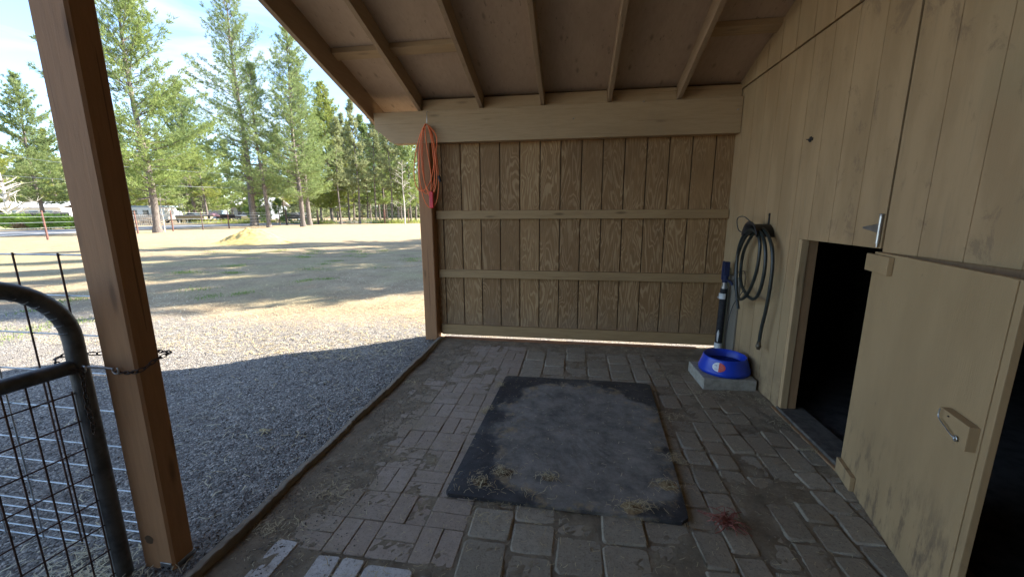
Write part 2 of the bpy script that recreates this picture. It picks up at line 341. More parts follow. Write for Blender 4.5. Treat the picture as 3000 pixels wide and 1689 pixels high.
class MB:
    def __init__(s): s.v = []; s.f = []; s.sm = []; s.mi = []; s.r = []; s.mat = 0; s.rv = 0.5
    def add(s, vs, fs, smooth=False):
        b = len(s.v); s.v += [tuple(q) for q in vs]
        for f in fs: s.f.append(tuple(b + i for i in f)); s.sm.append(smooth); s.mi.append(s.mat); s.r.append(s.rv)
    def box(s, x0, x1, y0, y1, z0, z1, mtx=None):
        vs = [Vector((x, y, z)) for z in (z0, z1) for y in (y0, y1) for x in (x0, x1)]
        if mtx: vs = [mtx @ q for q in vs]
        s.add(vs, [(0, 2, 3, 1), (4, 5, 7, 6), (0, 1, 5, 4), (2, 6, 7, 3), (0, 4, 6, 2), (1, 3, 7, 5)])
    def prism(s, poly, a, b, axis='X'):   # polygon in the plane across axis, extruded a..b
        def P(u, v, w): return {'X': (w, u, v), 'Y': (u, w, v), 'Z': (u, v, w)}[axis]
        n = len(poly); vs = [P(u, v, a) for u, v in poly] + [P(u, v, b) for u, v in poly]
        fs = [tuple(range(n)), tuple(range(2 * n - 1, n - 1, -1))] + [(i, i + n, (i + 1) % n + n, (i + 1) % n) for i in range(n)]
        s.add(vs, fs)
    def tube(s, pts, r, n=8, cap=True, smooth=True, closed=False):
        pts = [Vector(p) for p in pts]; m = len(pts); rr = r if isinstance(r, (list, tuple)) else [r] * m
        up = Vector((0, 0, 1)); rings = []; last = None
        for i, p in enumerate(pts):
            if closed: t = (pts[(i + 1) % m] - pts[i - 1])
            else: t = pts[min(i + 1, m - 1)] - pts[max(i - 1, 0)]
            t.normalize()
            if last is None: a = t.orthogonal().normalized()
            else: a = (last - t * last.dot(t)); a = a.normalized() if a.length > 1e-6 else t.orthogonal().normalized()
            last = a; b = t.cross(a)
            rings.append([p + (a * math.cos(2 * math.pi * k / n) + b * math.sin(2 * math.pi * k / n)) * rr[i] for k in range(n)])
        vs = [q for g in rings for q in g]; fs = []
        for i in range(m if closed else m - 1):
            j = (i + 1) % m
            for k in range(n): fs.append((i * n + k, i * n + (k + 1) % n, j * n + (k + 1) % n, j * n + k))
        s.add(vs, fs, smooth)
        if cap and not closed:
            s.add(rings[0], [tuple(range(n - 1, -1, -1))]); s.add(rings[-1], [tuple(range(n))])
    def lathe(s, prof, c, n=32, mtx=None, smooth=True):   # prof: (r, z) list
        vs = []
        for r, z in prof:
            for k in range(n):
                q = Vector((r * math.cos(2 * math.pi * k / n), r * math.sin(2 * math.pi * k / n), z))
                if mtx: q = mtx @ q
                vs.append(q + Vector(c))
        fs = [(i * n + k, i * n + (k + 1) % n, (i + 1) * n + (k + 1) % n, (i + 1) * n + k) for i in range(len(prof) - 1) for k in range(n)]
        s.add(vs, fs, smooth)
    def build(s, name, mat, parent=None, bevel=0., mats=None, seg=2):
        me = bpy.data.meshes.new(name); me.from_pydata(s.v, [], s.f)
        for q in (mats or [mat]): me.materials.append(q)
        me.polygons.foreach_set('use_smooth', s.sm); me.polygons.foreach_set('material_index', s.mi)
        a = me.attributes.new('rnd', 'FLOAT', 'FACE'); a.data.foreach_set('value', s.r); me.update()
        o = link(name, me, None, parent)
        if bevel:
            b = o.modifiers.new('bevel', 'BEVEL'); b.width = bevel; b.segments = seg; b.limit_method = 'ANGLE'; b.angle_limit = R(40)
        return o
def boxobj(name, dims, mat, parent=None, bevel=.003, mtx=None):
    b = MB(); b.box(*dims, mtx=mtx); return b.build(name, mat, parent, bevel)
def curve(pts, n=8):   # catmull-rom
    P = [Vector(p) for p in pts]; out = []
    for i in range(len(P) - 1):
        a, b, c, d = P[max(i - 1, 0)], P[i], P[i + 1], P[min(i + 2, len(P) - 1)]
        for k in range(n):
            t = k / n; out.append(.5 * ((2 * b) + (c - a) * t + (2 * a - 5 * b + 4 * c - d) * t * t + (3 * b - a - 3 * c + d) * t ** 3))
    out.append(P[-1]); return out

X = 1.4415                      # barn wall face
def deck_z(y): return 2.505 + .32 * (4.0 - y) if y > .2 else 2.505 + .32 * 3.8 - .32 * (.2 - y)

# ------------------------------------------------------------------ ground
def gz(x, y):
    x = np.asarray(x, float); y = np.asarray(y, float)
    z = .014 * np.sin(1.7 * x + .5) * np.cos(1.3 * y) + .008 * np.sin(4.1 * x + 2 * y) + .004 * np.sin(9 * x - 5 * y)
    fade = np.clip((-x - 1.4) / 1.0, 0, 1) * np.clip((30 - np.abs(y)) / 10, 0, 1)
    z = z * fade - .004 + .02 * np.clip(1 - (-x - 1.42) / .7, 0, 1)
    z = np.where((x > -1.47) & (y > 3.9), -.03, z)
    return np.where((x > -1.40) & (y < 4.0) & (x < 8), -.12, z)
def grid_axis(a0, a1, lo, hi, step, far):
    near = np.arange(a0, a1 + 1e-6, step); up = a1 + (hi - a1) * (np.linspace(0, 1, far + 1)[1:] ** 2.5); dn = a0 - (a0 - lo) * (np.linspace(0, 1, far + 1)[1:] ** 2.5)
    return np.concatenate([dn[::-1], near, up])
gx = grid_axis(-6.0, -1.38, -600, 600, .03, 40); gy = grid_axis(.2, 5.5, -600, 600, .04, 40)
gx = np.unique(np.concatenate([gx, [-1.40, -1.398]]))
GX, GY = np.meshgrid(gx, gy); GZ = gz(GX, GY)
near = (GX > -7) & (GX < -1.39) & (GY > -.5) & (GY < 6)
rr = rng.normal(0, .0035, GX.shape); GZ = GZ + np.where(near, rr, 0)
nx, ny = len(gx), len(gy); idx = np.arange(nx * ny).reshape(ny, nx)
F = np.stack([idx[:-1, :-1], idx[:-1, 1:], idx[1:, 1:], idx[1:, :-1]], -1).reshape(-1, 4)
g = np_mesh('ground', np.stack([GX, GY, GZ], -1).reshape(-1, 3), F, MAT['ground'], smooth=True); tag(g, kind='structure')

def sheet(name, pts, z, mat, n=1):
    b = MB(); b.add([(x, y, z) for x, y in pts], [tuple(range(len(pts)))]); o = b.build(name, mat); tag(o, kind='structure'); return o
sheet('road', [(-43, 0), (-34.5, 20), (-42, 33), (-40, 42.5), (-25, 62), (-20, 75), (-26, 80), (-52, 56), (-56, 46), (-50, 34), (-46, 20), (-56, 0)][0:0] or [(-46, -20), (-36, 22), (-38, 34), (-36, 46), (-20, 70), (10, 110), (4, 118), (-34, 66), (-49, 44), (-47, 30), (-58, -20)], .012, MAT['asphalt'])
sheet('lawn', [(-70, 26), (-53, 29.5), (-54, 34), (-72, 37)], .016, MAT['lawn'])

# ------------------------------------------------------------------ paving
def paver(b, cx, cy, w, d, top, r=.008, rot=0., wob=.0, tilt=(0, 0)):
    n = 4; pts = []; cr = min(w, d) * .10 if wob else .006
    for sx, sy, a0 in ((1, -1, -90), (1, 1, 0), (-1, 1, 90), (-1, -1, 180)):
        for k in range(3):
            a = R(a0 + 45 * k); pts.append((sx * (w / 2 - cr) + cr * math.cos(a), sy * (d / 2 - cr) + cr * math.sin(a)))
    ca, sa = math.cos(rot), math.sin(rot); N = len(pts)
    jit = [(random.gauss(0, wob), random.gauss(0, wob)) for _ in pts]; L = []
    for z, ins in ((-.05, 0), (top - r, 0), (top - r * .3, r * .45), (top, r * 1.3)):
        for (x, y), (jx, jy) in zip(pts, jit):
            l = math.hypot(x, y); k = 1 - ins / l; xx, yy = (x + jx) * k, (y + jy) * k
            L.append((cx + xx * ca - yy * sa, cy + xx * sa + yy * ca, z + (tilt[0] * xx + tilt[1] * yy if z > 0 - .03 else 0)))
    fs = [(a * N + i, a * N + (i + 1) % N, (a + 1) * N + (i + 1) % N, (a + 1) * N + i) for a in range(3) for i in range(N)]
    b.add(L, fs, True); b.add(L[3 * N:], [tuple(range(N))])
pv = MB(); U = .1875
def tl(s=.008): return (random.gauss(0, s), random.gauss(0, s))
for i in range(5):                       # red basket weave
    for j in range(15):
        x0 = -.44 - U * (i + 1); y0 = 1.27 + U * j
        if y0 + U > 4.02: continue
        pv.mat = 0
        for k in range(2):
            pv.rv = random.random(); zt = random.gauss(0, .0015)
            if (i + j) % 2: paver(pv, x0 + U / 2, y0 + U * (.25 + .5 * k), U - .004, U / 2 - .004, zt, .003, tilt=tl())
            else: paver(pv, x0 + U * (.25 + .5 * k), y0 + U / 2, U / 2 - .004, U - .004, zt, .003, tilt=tl())
pv.mat = 1
for i in range(5):                       # square grey pavers, left-middle
    y = -.55
    x0 = -.43 + .193 * i; y += random.uniform(-.03, .03)
    while y < 4.0:
        d = random.choice((.19, .19, .21, .17)); pv.rv = random.random()
        paver(pv, x0 + .0965, y + d / 2, .188, d - .006, random.gauss(0, .0025), .009, random.gauss(0, .012), .0025, tl(.012)); y += d
for i in range(7):                       # tumbled pavers on the right, narrow columns
    y = -.6 + .07 * i; x0 = .535 + .1315 * i
    while y < 4.0:
        d = random.choice((.14, .17, .2, .23)); pv.rv = random.random()
        paver(pv, x0 + .066 + .006 * math.sin(y * 2 + i), y + d / 2, .125, d - .007, random.gauss(0, .003), .010, random.gauss(0, .03), .0035, tl(.02)); y += d
for i, (cx, cy, w, d, m) in enumerate([(-.945, 1.16, .10, .19, 2), (-.84, 1.155, .095, .2, 2), (-.68, 1.14, .2, .2, 2), (-.475, 1.12, .17, .2, 2), (-1.17, 1.20, .10, .2, 2), (-1.30, 1.22, .1, .18, 1), (-1.29, 3.90, .1, .09, 2), (-1.13, 1.43, .12, .18, 1), (-1.06, .95, .19, .19, 1), (-.85, .94, .19, .19, 1), (-.65, .92, .19, .19, 1)]):
    pv.mat = m; pv.rv = random.random(); paver(pv, cx, cy, w - .004, d - .006, .004 if m == 2 else 0, .004, random.gauss(0, .02), .001, tl())
o = pv.build('paving', None, mats=[MAT['redpaver'], MAT['greypaver'], MAT['palepaver']]); tag(o, kind='structure')
sx = np.arange(-1.41, 1.60, .014); sy = np.arange(-.6, 4.10, .014); SX, SY = np.meshgrid(sx, sy)
SZ = np.zeros_like(SX)
for (i, j), _ in np.ndenumerate(SX):
    x, y = SX[i, j], SY[i, j]; SZ[i, j] = mnoise.fractal(Vector((x * 7, y * 7, 0)), 1, 2, 4) * .006 + mnoise.noise(Vector((x * 1.7, y * 1.7, 3))) * .006
lefts = np.clip((-.98 - SX) / .32, 0, 1); rights = np.clip((SX - .8) / .5, 0, 1) * np.clip((SY - 2.4) / .8, 0, 1); back = np.clip((SY - 3.75) / .25, 0, 1); wallside = np.clip((SX - 1.36) / .07, 0, 1)
SZ = SZ - .0038 + .010 * lefts + .010 * rights + .008 * back + .008 * wallside + rng.normal(0, .0012, SX.shape)
SZ = np.where(SX > X + .01, np.minimum(SZ, -.03), SZ)
ny, nx = SX.shape; idx = np.arange(nx * ny).reshape(ny, nx); F = np.stack([idx[:-1, :-1], idx[:-1, 1:], idx[1:, 1:], idx[1:, :-1]], -1).reshape(-1, 4)
tag(np_mesh('paving_soil', np.stack([SX, SY, SZ], -1).reshape(-1, 3), F, MAT['soil'], smooth=True), kind='structure')

# ------------------------------------------------------------------ siding wall (far side of the shelter)
YW = 4.083
sw = thing('siding_wall', 'brown grooved plywood wall with three horizontal rails closing the far side of the shelter', 'wall', (0, 0, 0))
b = MB(); ed = [-1.455] + [-1.359 + .2032 * k for k in range(14)] + [1.4465]
for a, c in zip(ed[:-1], ed[1:]):
    b.box(a + .0055, c - .0055, YW, YW + .012, .052, 2.07); 
b.build('panel', MAT['siding'], sw, .0015, seg=1)
b = MB(); b.box(-1.46, 1.4412, YW + .0095, YW + .018, .054, 2.068); b.build('backing', MAT['groove'], sw)
for z0, z1, e in ((1.303, 1.389, 0), (.688, .772, .01), (.053, .166, .02)):
    b = MB(); b.box(-1.428 + e, 1.436, YW - .038, YW - .001, z0, z1); b.build('rail', MAT['railX'], sw, .004)
boxobj('sill', (-1.385, 1.25, 4.035, 4.073, -.03, .025), MAT['sill'], sw)

bm_ = MB(); bm_.prism([(-2.01, 2.351), (-2.002, 2.197), (-1.81, 2.05), (1.437, 2.05), (1.437, 2.351)], 3.965, 4.06, 'Y')
beam = thing('support_beam', 'long tan painted beam with an angled left end across the top of the siding wall', 'beam')
bm_.build('timber', MAT['tanX'], beam, .003)
b = MB(); b.tube([(-1.438, 3.969, 2.335), (-1.438, 3.935, 2.332), (-1.436, 3.928, 2.29), (-1.438, 3.925, 2.235), (-1.44, 3.935, 2.21), (-1.441, 3.95, 2.215)], .0035, 6); b.build('hook', MAT['metal'], beam)
for px_, pz_ in ((-.02, 2.225), (1.40, 2.245), (.60, 2.345)):
    b = MB(); b.tube([(px_, 3.967, pz_), (px_, 3.952, pz_ - .002)], .006, 8); b.tube([(px_, 3.955, pz_ - .002), (px_ - .012, 3.946, pz_ - .008)], .005, 6); b.build('peg', MAT['picket'], beam)

def post(name, label, x0, x1, y0, y1, z1, top_dx, parts=True):
    t = thing(name, label, 'post', ((x0 + x1) / 2, (y0 + y1) / 2, 0)); cx, cy = t.location.x, t.location.y; b = MB(); n = 12; L = []
    w, d = (x1 - x0) / 2, (y1 - y0) / 2; c = .008
    ring = [(-w + c, -d), (w - c, -d), (w, -d + c), (w, d - c), (w - c, d), (-w + c, d), (-w, d - c), (-w, -d + c)]
    for k in range(n + 1):
        z = -.08 + (z1 + .08) * k / n
        for x, y in ring: L.append((x + top_dx * z / 2 + .0015 * math.sin(z * 3 + x), y, z))
    fs = [(k * 8 + i, k * 8 + (i + 1) % 8, (k + 1) * 8 + (i + 1) % 8, (k + 1) * 8 + i) for k in range(n) for i in range(8)] + [tuple(range(8 * n, 8 * n + 8))]
    b.add(L, fs); b.build('timber', MAT['post'], t); return t
post('timber_post', 'brown timber post at the left end of the siding wall, behind the orange cord', -1.575, -1.437, 3.967, 4.105, 2.05, .0)
KN = (-.02, .14)
p1 = post('timber_post', 'large leaning brown timber post in the foreground chained to the gate', -1.638, -1.498, 1.090, 1.176, 3.30, .004)
b = MB(); b.box(.012, .062, -.0465, -.0432, -.01, .045); b.build('metal_bracket', MAT['metal'], p1, .004)
b = MB(); [b.tube([(x_, -.0465, .025), (x_, -.050, .025)], .005, 8) for x_ in (.024, .050)]; b.build('bolt', MAT['darkmetal'], p1)
b = MB(); b.box(.0705, .0735, -.03, .042, -.04, .035); b.build('metal_bracket', MAT['metal'], p1, .003)

b = MB(); b.lathe([(0, .0012), (.006, .0016), (.014, .0012), (.019, .0004)], (0, 0, 0), 20)
b.v = [(KN[0] + x * (1 + .12 * math.sin(5 * math.atan2(y, x))), -.0434 - z, KN[1] + y) for x, y, z in b.v]; b.build('knot', MAT['groove'], p1)
# ------------------------------------------------------------------ shelter roof
rf = thing('shelter_roof', 'brown painted sloping timber roof over the paved shelter', 'roof')
def slope_poly(y0, y1, lo, hi):
    pts = [(y0, deck_z(y0) + lo), (y1, deck_z(y1) + lo), (y1, deck_z(y1) + hi), (y0, deck_z(y0) + hi)]
    return pts
b = MB()
for y0, y1 in ((4.42, .2), (.2, -3.6)):
    ys = [y0, (y0 + y1) / 2, y1]
    b.prism([(y0, deck_z(y0)), (y1, deck_z(y1)), (y1, deck_z(y1) + .022), (y0, deck_z(y0) + .022)], -2.03, 5.5, 'X')
b.build('deck', MAT['deck'], rf)
for xr in (-1.533, -.911, -.318, .299, .911):
    b = MB(); b.prism(slope_poly(4.38, .2, -.145, -.001), xr - .019, xr + .019, 'X'); b.build('rafter', MAT['tanY'], rf, .003)
    b = MB(); b.prism(slope_poly(.19, -3.4, -.145, -.001), xr - .019, xr + .019, 'X'); b.build('rafter', MAT['tanY'], rf, .003)
b = MB(); b.prism(slope_poly(4.44, .19, -.215, .03), -2.072, -2.030, 'X'); b.prism(slope_poly(.19, -3.6, -.215, .03), -2.068, -2.030, 'X'); b.build('barge_board', MAT['tanY'], rf, .004)
b = MB(); b.box(-2.068, 5.5, 4.442, 4.48, deck_z(4.45) - .17, deck_z(4.45) + .02); b.build('fascia', MAT['tanX'], rf, .003)
xs = [-1.514, -.93, -.892, -.337, -.299, .280, .318, .892, .930, 1.438]
for a, c in zip(xs[0::2], xs[1::2]):
    b = MB(); b.box(a + .002, c - .002, 4.01, 4.048, 2.352, 2.464 + random.uniform(-.006, .003)); b.build('blocking', MAT['tanX'], rf, .003)
    b = MB(); b.box(a + .002, c - .002, 4.052, 4.064, 2.352, 2.483); b.build('blocking', MAT['groove'], rf)  # extra dark strip added behind, keeps eave light out of the gap
for a, c, y in ((-2.028, -1.554, 3.385), (-1.512, -.932, 3.375), (.932, 1.438, 3.40)):
    b = MB(); b.prism(slope_poly(y + .045, y - .045, -.040, -.001), a, c, 'X'); b.build('cleat', MAT['tanX'], rf, .003)

nw = thing('siding_wall', 'brown plywood wall added unseen behind the viewpoint to cut light from the back', 'wall', (0, -1.7, 0))  # unseen end wall, added so light comes mainly from the open left
b = MB(); b.box(-2.0, 1.43, -.02, 0, .0, 2.6); b.build('panel', MAT['railX'], nw)
# ------------------------------------------------------------------ barn wall with doors
bw = thing('barn_wall', 'tan painted plywood barn wall with a low dark doorway and a clean grooved band above', 'wall')
PITCH = .2032
def siding_rect(b, y0, y1, z0, z1, x, depth, groove, top=None):
    k0 = math.ceil((y0 - 2.12) / PITCH - 1e-6); e = [y0] + [2.12 + PITCH * k for k in range(k0, 200) if y0 + .01 < 2.12 + PITCH * k < y1 - .01] + [y1]
    for i, (a, c) in enumerate(zip(e[:-1], e[1:])):
        ga = groove / 2 if i else .0; gc = groove / 2 if i < len(e) - 2 else .0
        za = top(a) if top else z1; zc = top(c) if top else z1
        b.prism([(a + ga, z0), (c - gc, z0), (c - gc, zc), (a + ga, za)], x, x + depth * 2, 'X')
    b.prism([(y0 + .001, z0 + .001), (y1 - .001, z0 + .001), (y1 - .001, (top(y1) if top else z1) - .001), (y0 + .001, (top(y0) if top else z1) - .001)], x + depth, x + .014, 'X')
b = MB()
siding_rect(b, 2.830, 4.10, .0, 2.42, X, .003, .006)
siding_rect(b, 2.126, 2.830, 1.192, 2.42, X, .003, .006)
b.build('left_panel', MAT['barn'], bw, .001, seg=1)
b = MB(); siding_rect(b, -3.4, 2.114, 1.178, 2.42, X + .001, .003, .006); b.build('upper_panel', MAT['barn'], bw, .001, seg=1)
b = MB(); siding_rect(b, .22, 4.08, 2.424, 3, X - .013, .007, .010, top=lambda y: deck_z(y) - .003); siding_rect(b, -3.4, .2, 2.424, 3, X - .013, .007, .010, top=lambda y: deck_z(y) - .003)
b.build('gable_panel', MAT['barn'], bw, .001, seg=1)
b = MB(); b.box(X + .024, X + .034, -3.4, 1.20, 0, 1.177); b.build('lower_panel', MAT['barn'], bw)
b = MB(); b.box(X + .0165, X + .06, 2.8305, 2.868, 0, 1.25); b.box(X + .001, X + .0435, 2.79, 2.829, .03, 1.19); b.build('jamb', MAT['tanZ'], bw, .002)
b = MB(); b.box(X + .0455, X + .10, 2.795, 2.829, .03, 1.19); b.build('stud', MAT['rawwood'], bw, .002)
b = MB(); b.box(X + .0165, X + .10, 2.10, 2.85, 1.193, 1.28); b.build('head', MAT['tanX'], bw)
b = MB(); b.box(X + .018, X + .06, 1.205, 2.095, 1.11, 1.1765); b.box(X + .0165, X + .10, 1.16, 2.095, 1.194, 1.28); b.box(X + .036, X + .10, 1.16, 1.20, .0, 1.19); b.box(X + .0345, X + .10, 2.10, 2.158, .03, 1.19); b.build('jamb', MAT['rawwood'], bw)
b = MB(); b.box(X - .002, X + .17, 2.16, 2.845, -.05, .026); b.build('threshold', MAT['sillconc'], bw, .006)
b = MB(); b.box(X - .026, X - .003, 1.9, 2.86, -.05, .010); b.build('threshold_edge', MAT['rawwood'], bw, .004)
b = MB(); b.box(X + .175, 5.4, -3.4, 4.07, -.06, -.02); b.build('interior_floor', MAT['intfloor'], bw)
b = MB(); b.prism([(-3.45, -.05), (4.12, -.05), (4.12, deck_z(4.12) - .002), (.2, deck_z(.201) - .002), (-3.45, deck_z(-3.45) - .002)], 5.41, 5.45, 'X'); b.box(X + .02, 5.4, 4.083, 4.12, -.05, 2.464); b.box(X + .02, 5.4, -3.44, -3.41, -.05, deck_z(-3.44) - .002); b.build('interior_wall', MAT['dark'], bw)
b = MB(); b.box(X - .0155, X - .0005, 3.63, 3.86, 0, .80); b.build('patch_board', MAT['grey'], bw, .002)
b = MB(); b.box(X - .045, X - .002, 3.865, 3.905, 0, .86); b.build('corner_stud', MAT['lichen'], bw, .003)
b = MB(); b.box(X - .0045, X - .0005, 2.815, 2.86, 1.795, 1.812); b.box(X - .006, X - .003, 2.828, 2.848, 1.788, 1.82); b.tube([(X - .006, 2.812, 1.80), (X - .012, 2.865, 1.808)], .003, 6); b.build('bolt_plate', MAT['darkmetal'], bw)
hg = MB(); hg.prism([(2.15, 1.262), (2.15, 1.312), (2.175, 1.305), (2.262, 1.290), (2.262, 1.282), (2.175, 1.268)], X - .004, X - .0012, 'X'); hg.build('hinge', MAT['metal'], bw, .0005)
b = MB(); b.tube([(X - .009, 2.140, 1.215), (X - .009, 2.140, 1.345)], .008, 12); b.tube([(X - .009, 2.14, 1.198), (X - .009, 2.14, 1.214)], .0045, 8); b.lathe([(0, 0), (.010, .003), (.010, .008), (0, .012)], (X - .009, 2.14, 1.345), 12); b.build('hinge', MAT['metal'], bw)
# the lower door stands ajar; local frame: u along the door from its hinge, n out of its face
da = R(12.6); du = Vector((-math.sin(da), -math.cos(da), 0)); dn = Vector((-math.cos(da), math.sin(da), 0))
dm = Matrix(((du.x, dn.x, 0, X - .001), (du.y, dn.y, 0, 2.155), (0, 0, 1, 0), (0, 0, 0, 1)))
door = MB(); door.box(0, .895, -.020, 0, -.055, 1.176, dm); door = door.build('door', MAT['door'], bw, .002)
def dpart(name, dims, mat, bevel=.002):
    b = MB(); b.box(*dims, mtx=dm); return b.build(name, mat, door, bevel)
dpart('edge_batten', (.845, .868, .0005, .004, -.05, 1.174), MAT['door'], .001)
dpart('block', (-.025, .19, .001, .022, 1.085, 1.166), MAT['door']); dpart('block', (.01, .19, .001, .022, .005, .082), MAT['door'])
lb = dpart('latch_block', (.715, .860, .001, .031, .630, .712), MAT['door'])
b = MB(); W = lambda u, n, z: dm @ Vector((u, n, z))
b.tube(curve([W(.735, .040, .712), W(.734, .041, .69), W(.745, .042, .678), W(.775, .042, .668), W(.81, .040, .655), W(.822, .036, .652)], 4), .0024, 6)
b.tube([W(.822 + .008 * math.cos(a), .036, .652 + .008 * math.sin(a)) for a in np.linspace(0, 6.28, 12)[:-1]], .0026, 5, closed=True); b.tube([W(.822, .030, .656), W(.822, .038, .656)], .003, 6)
b.build('hook', MAT['metal'], door)
b = MB(); b.tube([W(.765, .030, .70), W(.765, .034, .70)], .003, 6); b.build('screw', MAT['darkmetal'], door)

# ------------------------------------------------------------------ things on the paving
e = thing('timber_edging', 'weathered timber edging between the dark gravel and the red brick paving', 'edging', (-1.40, 2.5, 0)); b = MB(); L = []; n = 170
for k in range(n + 1):
    y = -1.65 + 3.15 * k / n; wv = .006 * math.sin(y * 3.1) + .004 * math.sin(y * 9) + random.gauss(0, .0016) + .004 * mnoise.noise(Vector((y * 14, 0, 0))); h = .046 + .007 * mnoise.noise(Vector((y * 6, 5, 0))) + .006 * math.sin(y * 2.3) + random.gauss(0, .0018)
    for x, z in ((-.018, -.06), (-.018, h - .003), (-.014, h + .001), (.012, h), (.016, h - .003), (.016, -.06)): L.append((x + wv, y, z + random.gauss(0, .0008)))
b.add(L, [(k * 6 + i, k * 6 + i + 1, (k + 1) * 6 + i + 1, (k + 1) * 6 + i) for k in range(n) for i in range(5)] + [(0, 1, 2, 3, 4, 5), tuple(range(6 * n + 5, 6 * n - 1, -1))]); b.build('timber', MAT['weath'], e)

mt = [(-.534, 3.075), (-.515, 3.095), (.600, 3.100), (.628, 3.078), (.545, 1.70), (.540, 1.655), (.505, 1.624), (-.578, 1.648), (-.592, 1.665)]
mc = (0.02, 2.36); rings = []; NR = 14; per = []
for i in range(len(mt)):
    a, c = Vector(mt[i]), Vector(mt[(i + 1) % len(mt)]); k = max(1, int((c - a).length / .05))
    per += [tuple(a + (c - a) * t / k) for t in range(k)]
V = []; 
def mz(x, y): return .024 + .004 * mnoise.noise(Vector((x * 2.2, y * 2.2, 1))) + .0015 * mnoise.fractal(Vector((x * 25, y * 25, 1)), 1, 2, 3)
for q in range(NR, 0, -1):
    for x, y in per:
        s_ = q / NR; xx, yy = mc[0] + (x - mc[0]) * s_, mc[1] + (y - mc[1]) * s_; V.append((xx, yy, mz(xx, yy) - (.002 if q == NR else 0)))
V.append((*mc, mz(*mc))); n = len(per); fs = [(q * n + i, q * n + (i + 1) % n, (q + 1) * n + (i + 1) % n, (q + 1) * n + i) for q in range(NR - 1) for i in range(n)] + [((NR - 1) * n + i, (NR - 1) * n + (i + 1) % n, NR * n) for i in range(n)]
bt = len(V); V += [(x, y, .004) for x, y in per]; fs += [(i, bt + i, bt + (i + 1) % n, (i + 1) % n) for i in range(n)]
b = MB(); b.add(V, fs, False); rm = b.build('rubber_mat', MAT['rubber']); tag(rm, 'black rubber mat with grey dried mud lying on the pavers', 'mat')

blk = MB(); blk.box(-.195, .195, -.19, .19, -.005, .09); o = blk.build('concrete_block', MAT['conc'], None, .006); o.location = (1.222, 3.292, 0); o.rotation_euler = (0, 0, .03); tag(o, 'flat grey concrete block under the blue bowl', 'concrete block')
bo = thing('water_bowl', 'round blue plastic bowl with an oval sticker standing on the concrete block', 'bowl', (1.245, 3.300, .091))
b = MB(); b.lathe([(.0, .002), (.172, .002), (.190, .004), (.193, .03), (.188, .036), (.162, .118), (.160, .128), (.155, .132), (.149, .128), (.140, .06), (.13, .03), (.0, .028)], (0, 0, 0), 64); b.build('bowl_shell', MAT['blue'], bo)
b = MB(); b.lathe([(0, .072), (.1425, .072)], (0, 0, 0), 48); b.build('water', MAT['water'], bo)
def sticker(name, mat, half, k, rad, ang0):    # conforms to the tapered side
    b = MB(); vs = []; n = 24
    for i in range(n + 1):
        t = i / n * math.pi; sx_ = (math.sin(t)) * half; sz_ = math.cos(t)
        vs.append((sx_, sz_))
    def S(u, w):
        z = .077 + w * .034 * k; r = .188 - (z - .036) / .082 * .026 + rad; a = ang0 + u * .27 * k; return (r * math.cos(a), r * math.sin(a), z)
    P = [];
    for m_ in range(5):
        for (u, w) in vs: P.append(S(u * m_ / 4, w))
    fs = [(m_ * (n + 1) + i, m_ * (n + 1) + i + 1, (m_ + 1) * (n + 1) + i + 1, (m_ + 1) * (n + 1) + i) for m_ in range(4) for i in range(n)]
    b.add(P, fs, True); return b.build(name, mat, bo)
A0 = R(-122)
st = sticker('sticker', MAT['white'], -1, 1, .0018, A0); st2 = sticker('sticker', MAT['red'], 1, 1, .0018, A0)
def SP(u, w, rad=.0028):
    z = .077 + w * .034; r = .188 - (z - .036) / .082 * .026 + rad; a = A0 + u * .27; return Vector((r * math.cos(a), r * math.sin(a), z))
def scrib(par, mat, rows):
    b = MB()
    for u0, u1, w in rows:
        u = u0
        while u < u1: 
            du_ = random.uniform(.03, .07); b.tube([SP(u, w), SP(min(u + du_, u1), w + random.uniform(-.05, .05))], .0011, 4); u += du_ + .025
    b.build('print', mat, par)
scrib(st, MAT['ink'], [(-.62, -.25, .45), (-.7, -.3, .3), (-.45, -.2, .12), (-.6, -.12, -.4), (-.55, -.1, -.55), (-.2, -.12, .7)])
scrib(st2, MAT['inkr'], [(.1, .55, .55), (.1, .7, .35), (.1, .75, .15), (.12, .75, -.05), (.1, .7, -.3), (.1, .6, -.5)])

hy = thing('yard_hydrant', 'upright water hydrant wrapped in black foam with white bands in the wall corner', 'hydrant', (1.365, 3.80, 0)); tz = Matrix.Rotation(R(1.5), 4, 'Y')
b = MB(); b.tube([(-.004, 0, 0), (.004, 0, .68)], .030, 16); b.build('foam_wrap', MAT['foam'], hy)
for z0, z1 in ((.115, .165), (.585, .635), (.20, .235)):
    b = MB()
    if z0 == .20: b.tube([(-.018, -.020, .18), (-.017, -.022, .26), (-.015, -.020, .30)], [.006, .012, .003], 6)
    else: b.tube([(-.003, 0, z0), (-.002, 0, z1)], .0325, 16)
    b.build('tape_band', MAT['sleeve'], hy)
b = MB(); b.tube([(.004, 0, .68), (.004, 0, .70)], .026, 12); b.tube([(.004, 0, .70), (.004, 0, .735)], .020, 12); b.build('collar', MAT['metal'], hy)
b = MB(); b.tube([(.004, 0, .735), (.006, 0, .80)], [.022, .028], 12); b.box(-.018, .030, -.022, .022, .79, .925); b.box(-.028, -.010, -.012, .012, .76, .93); b.tube([(.01, -.02, .765), (.045, -.04, .74), (.052, -.045, .72)], .012, 8); b.build('head', MAT['hblue'], hy, .004)
b = MB(); b.tube([(-.034 + .018 * math.cos(a), -.01, .60 + .008 * math.sin(a)) for a in np.linspace(0, 6.28, 14)[:-1]], .0018, 5, closed=True); b.build('tie', MAT['sleeve'], hy)

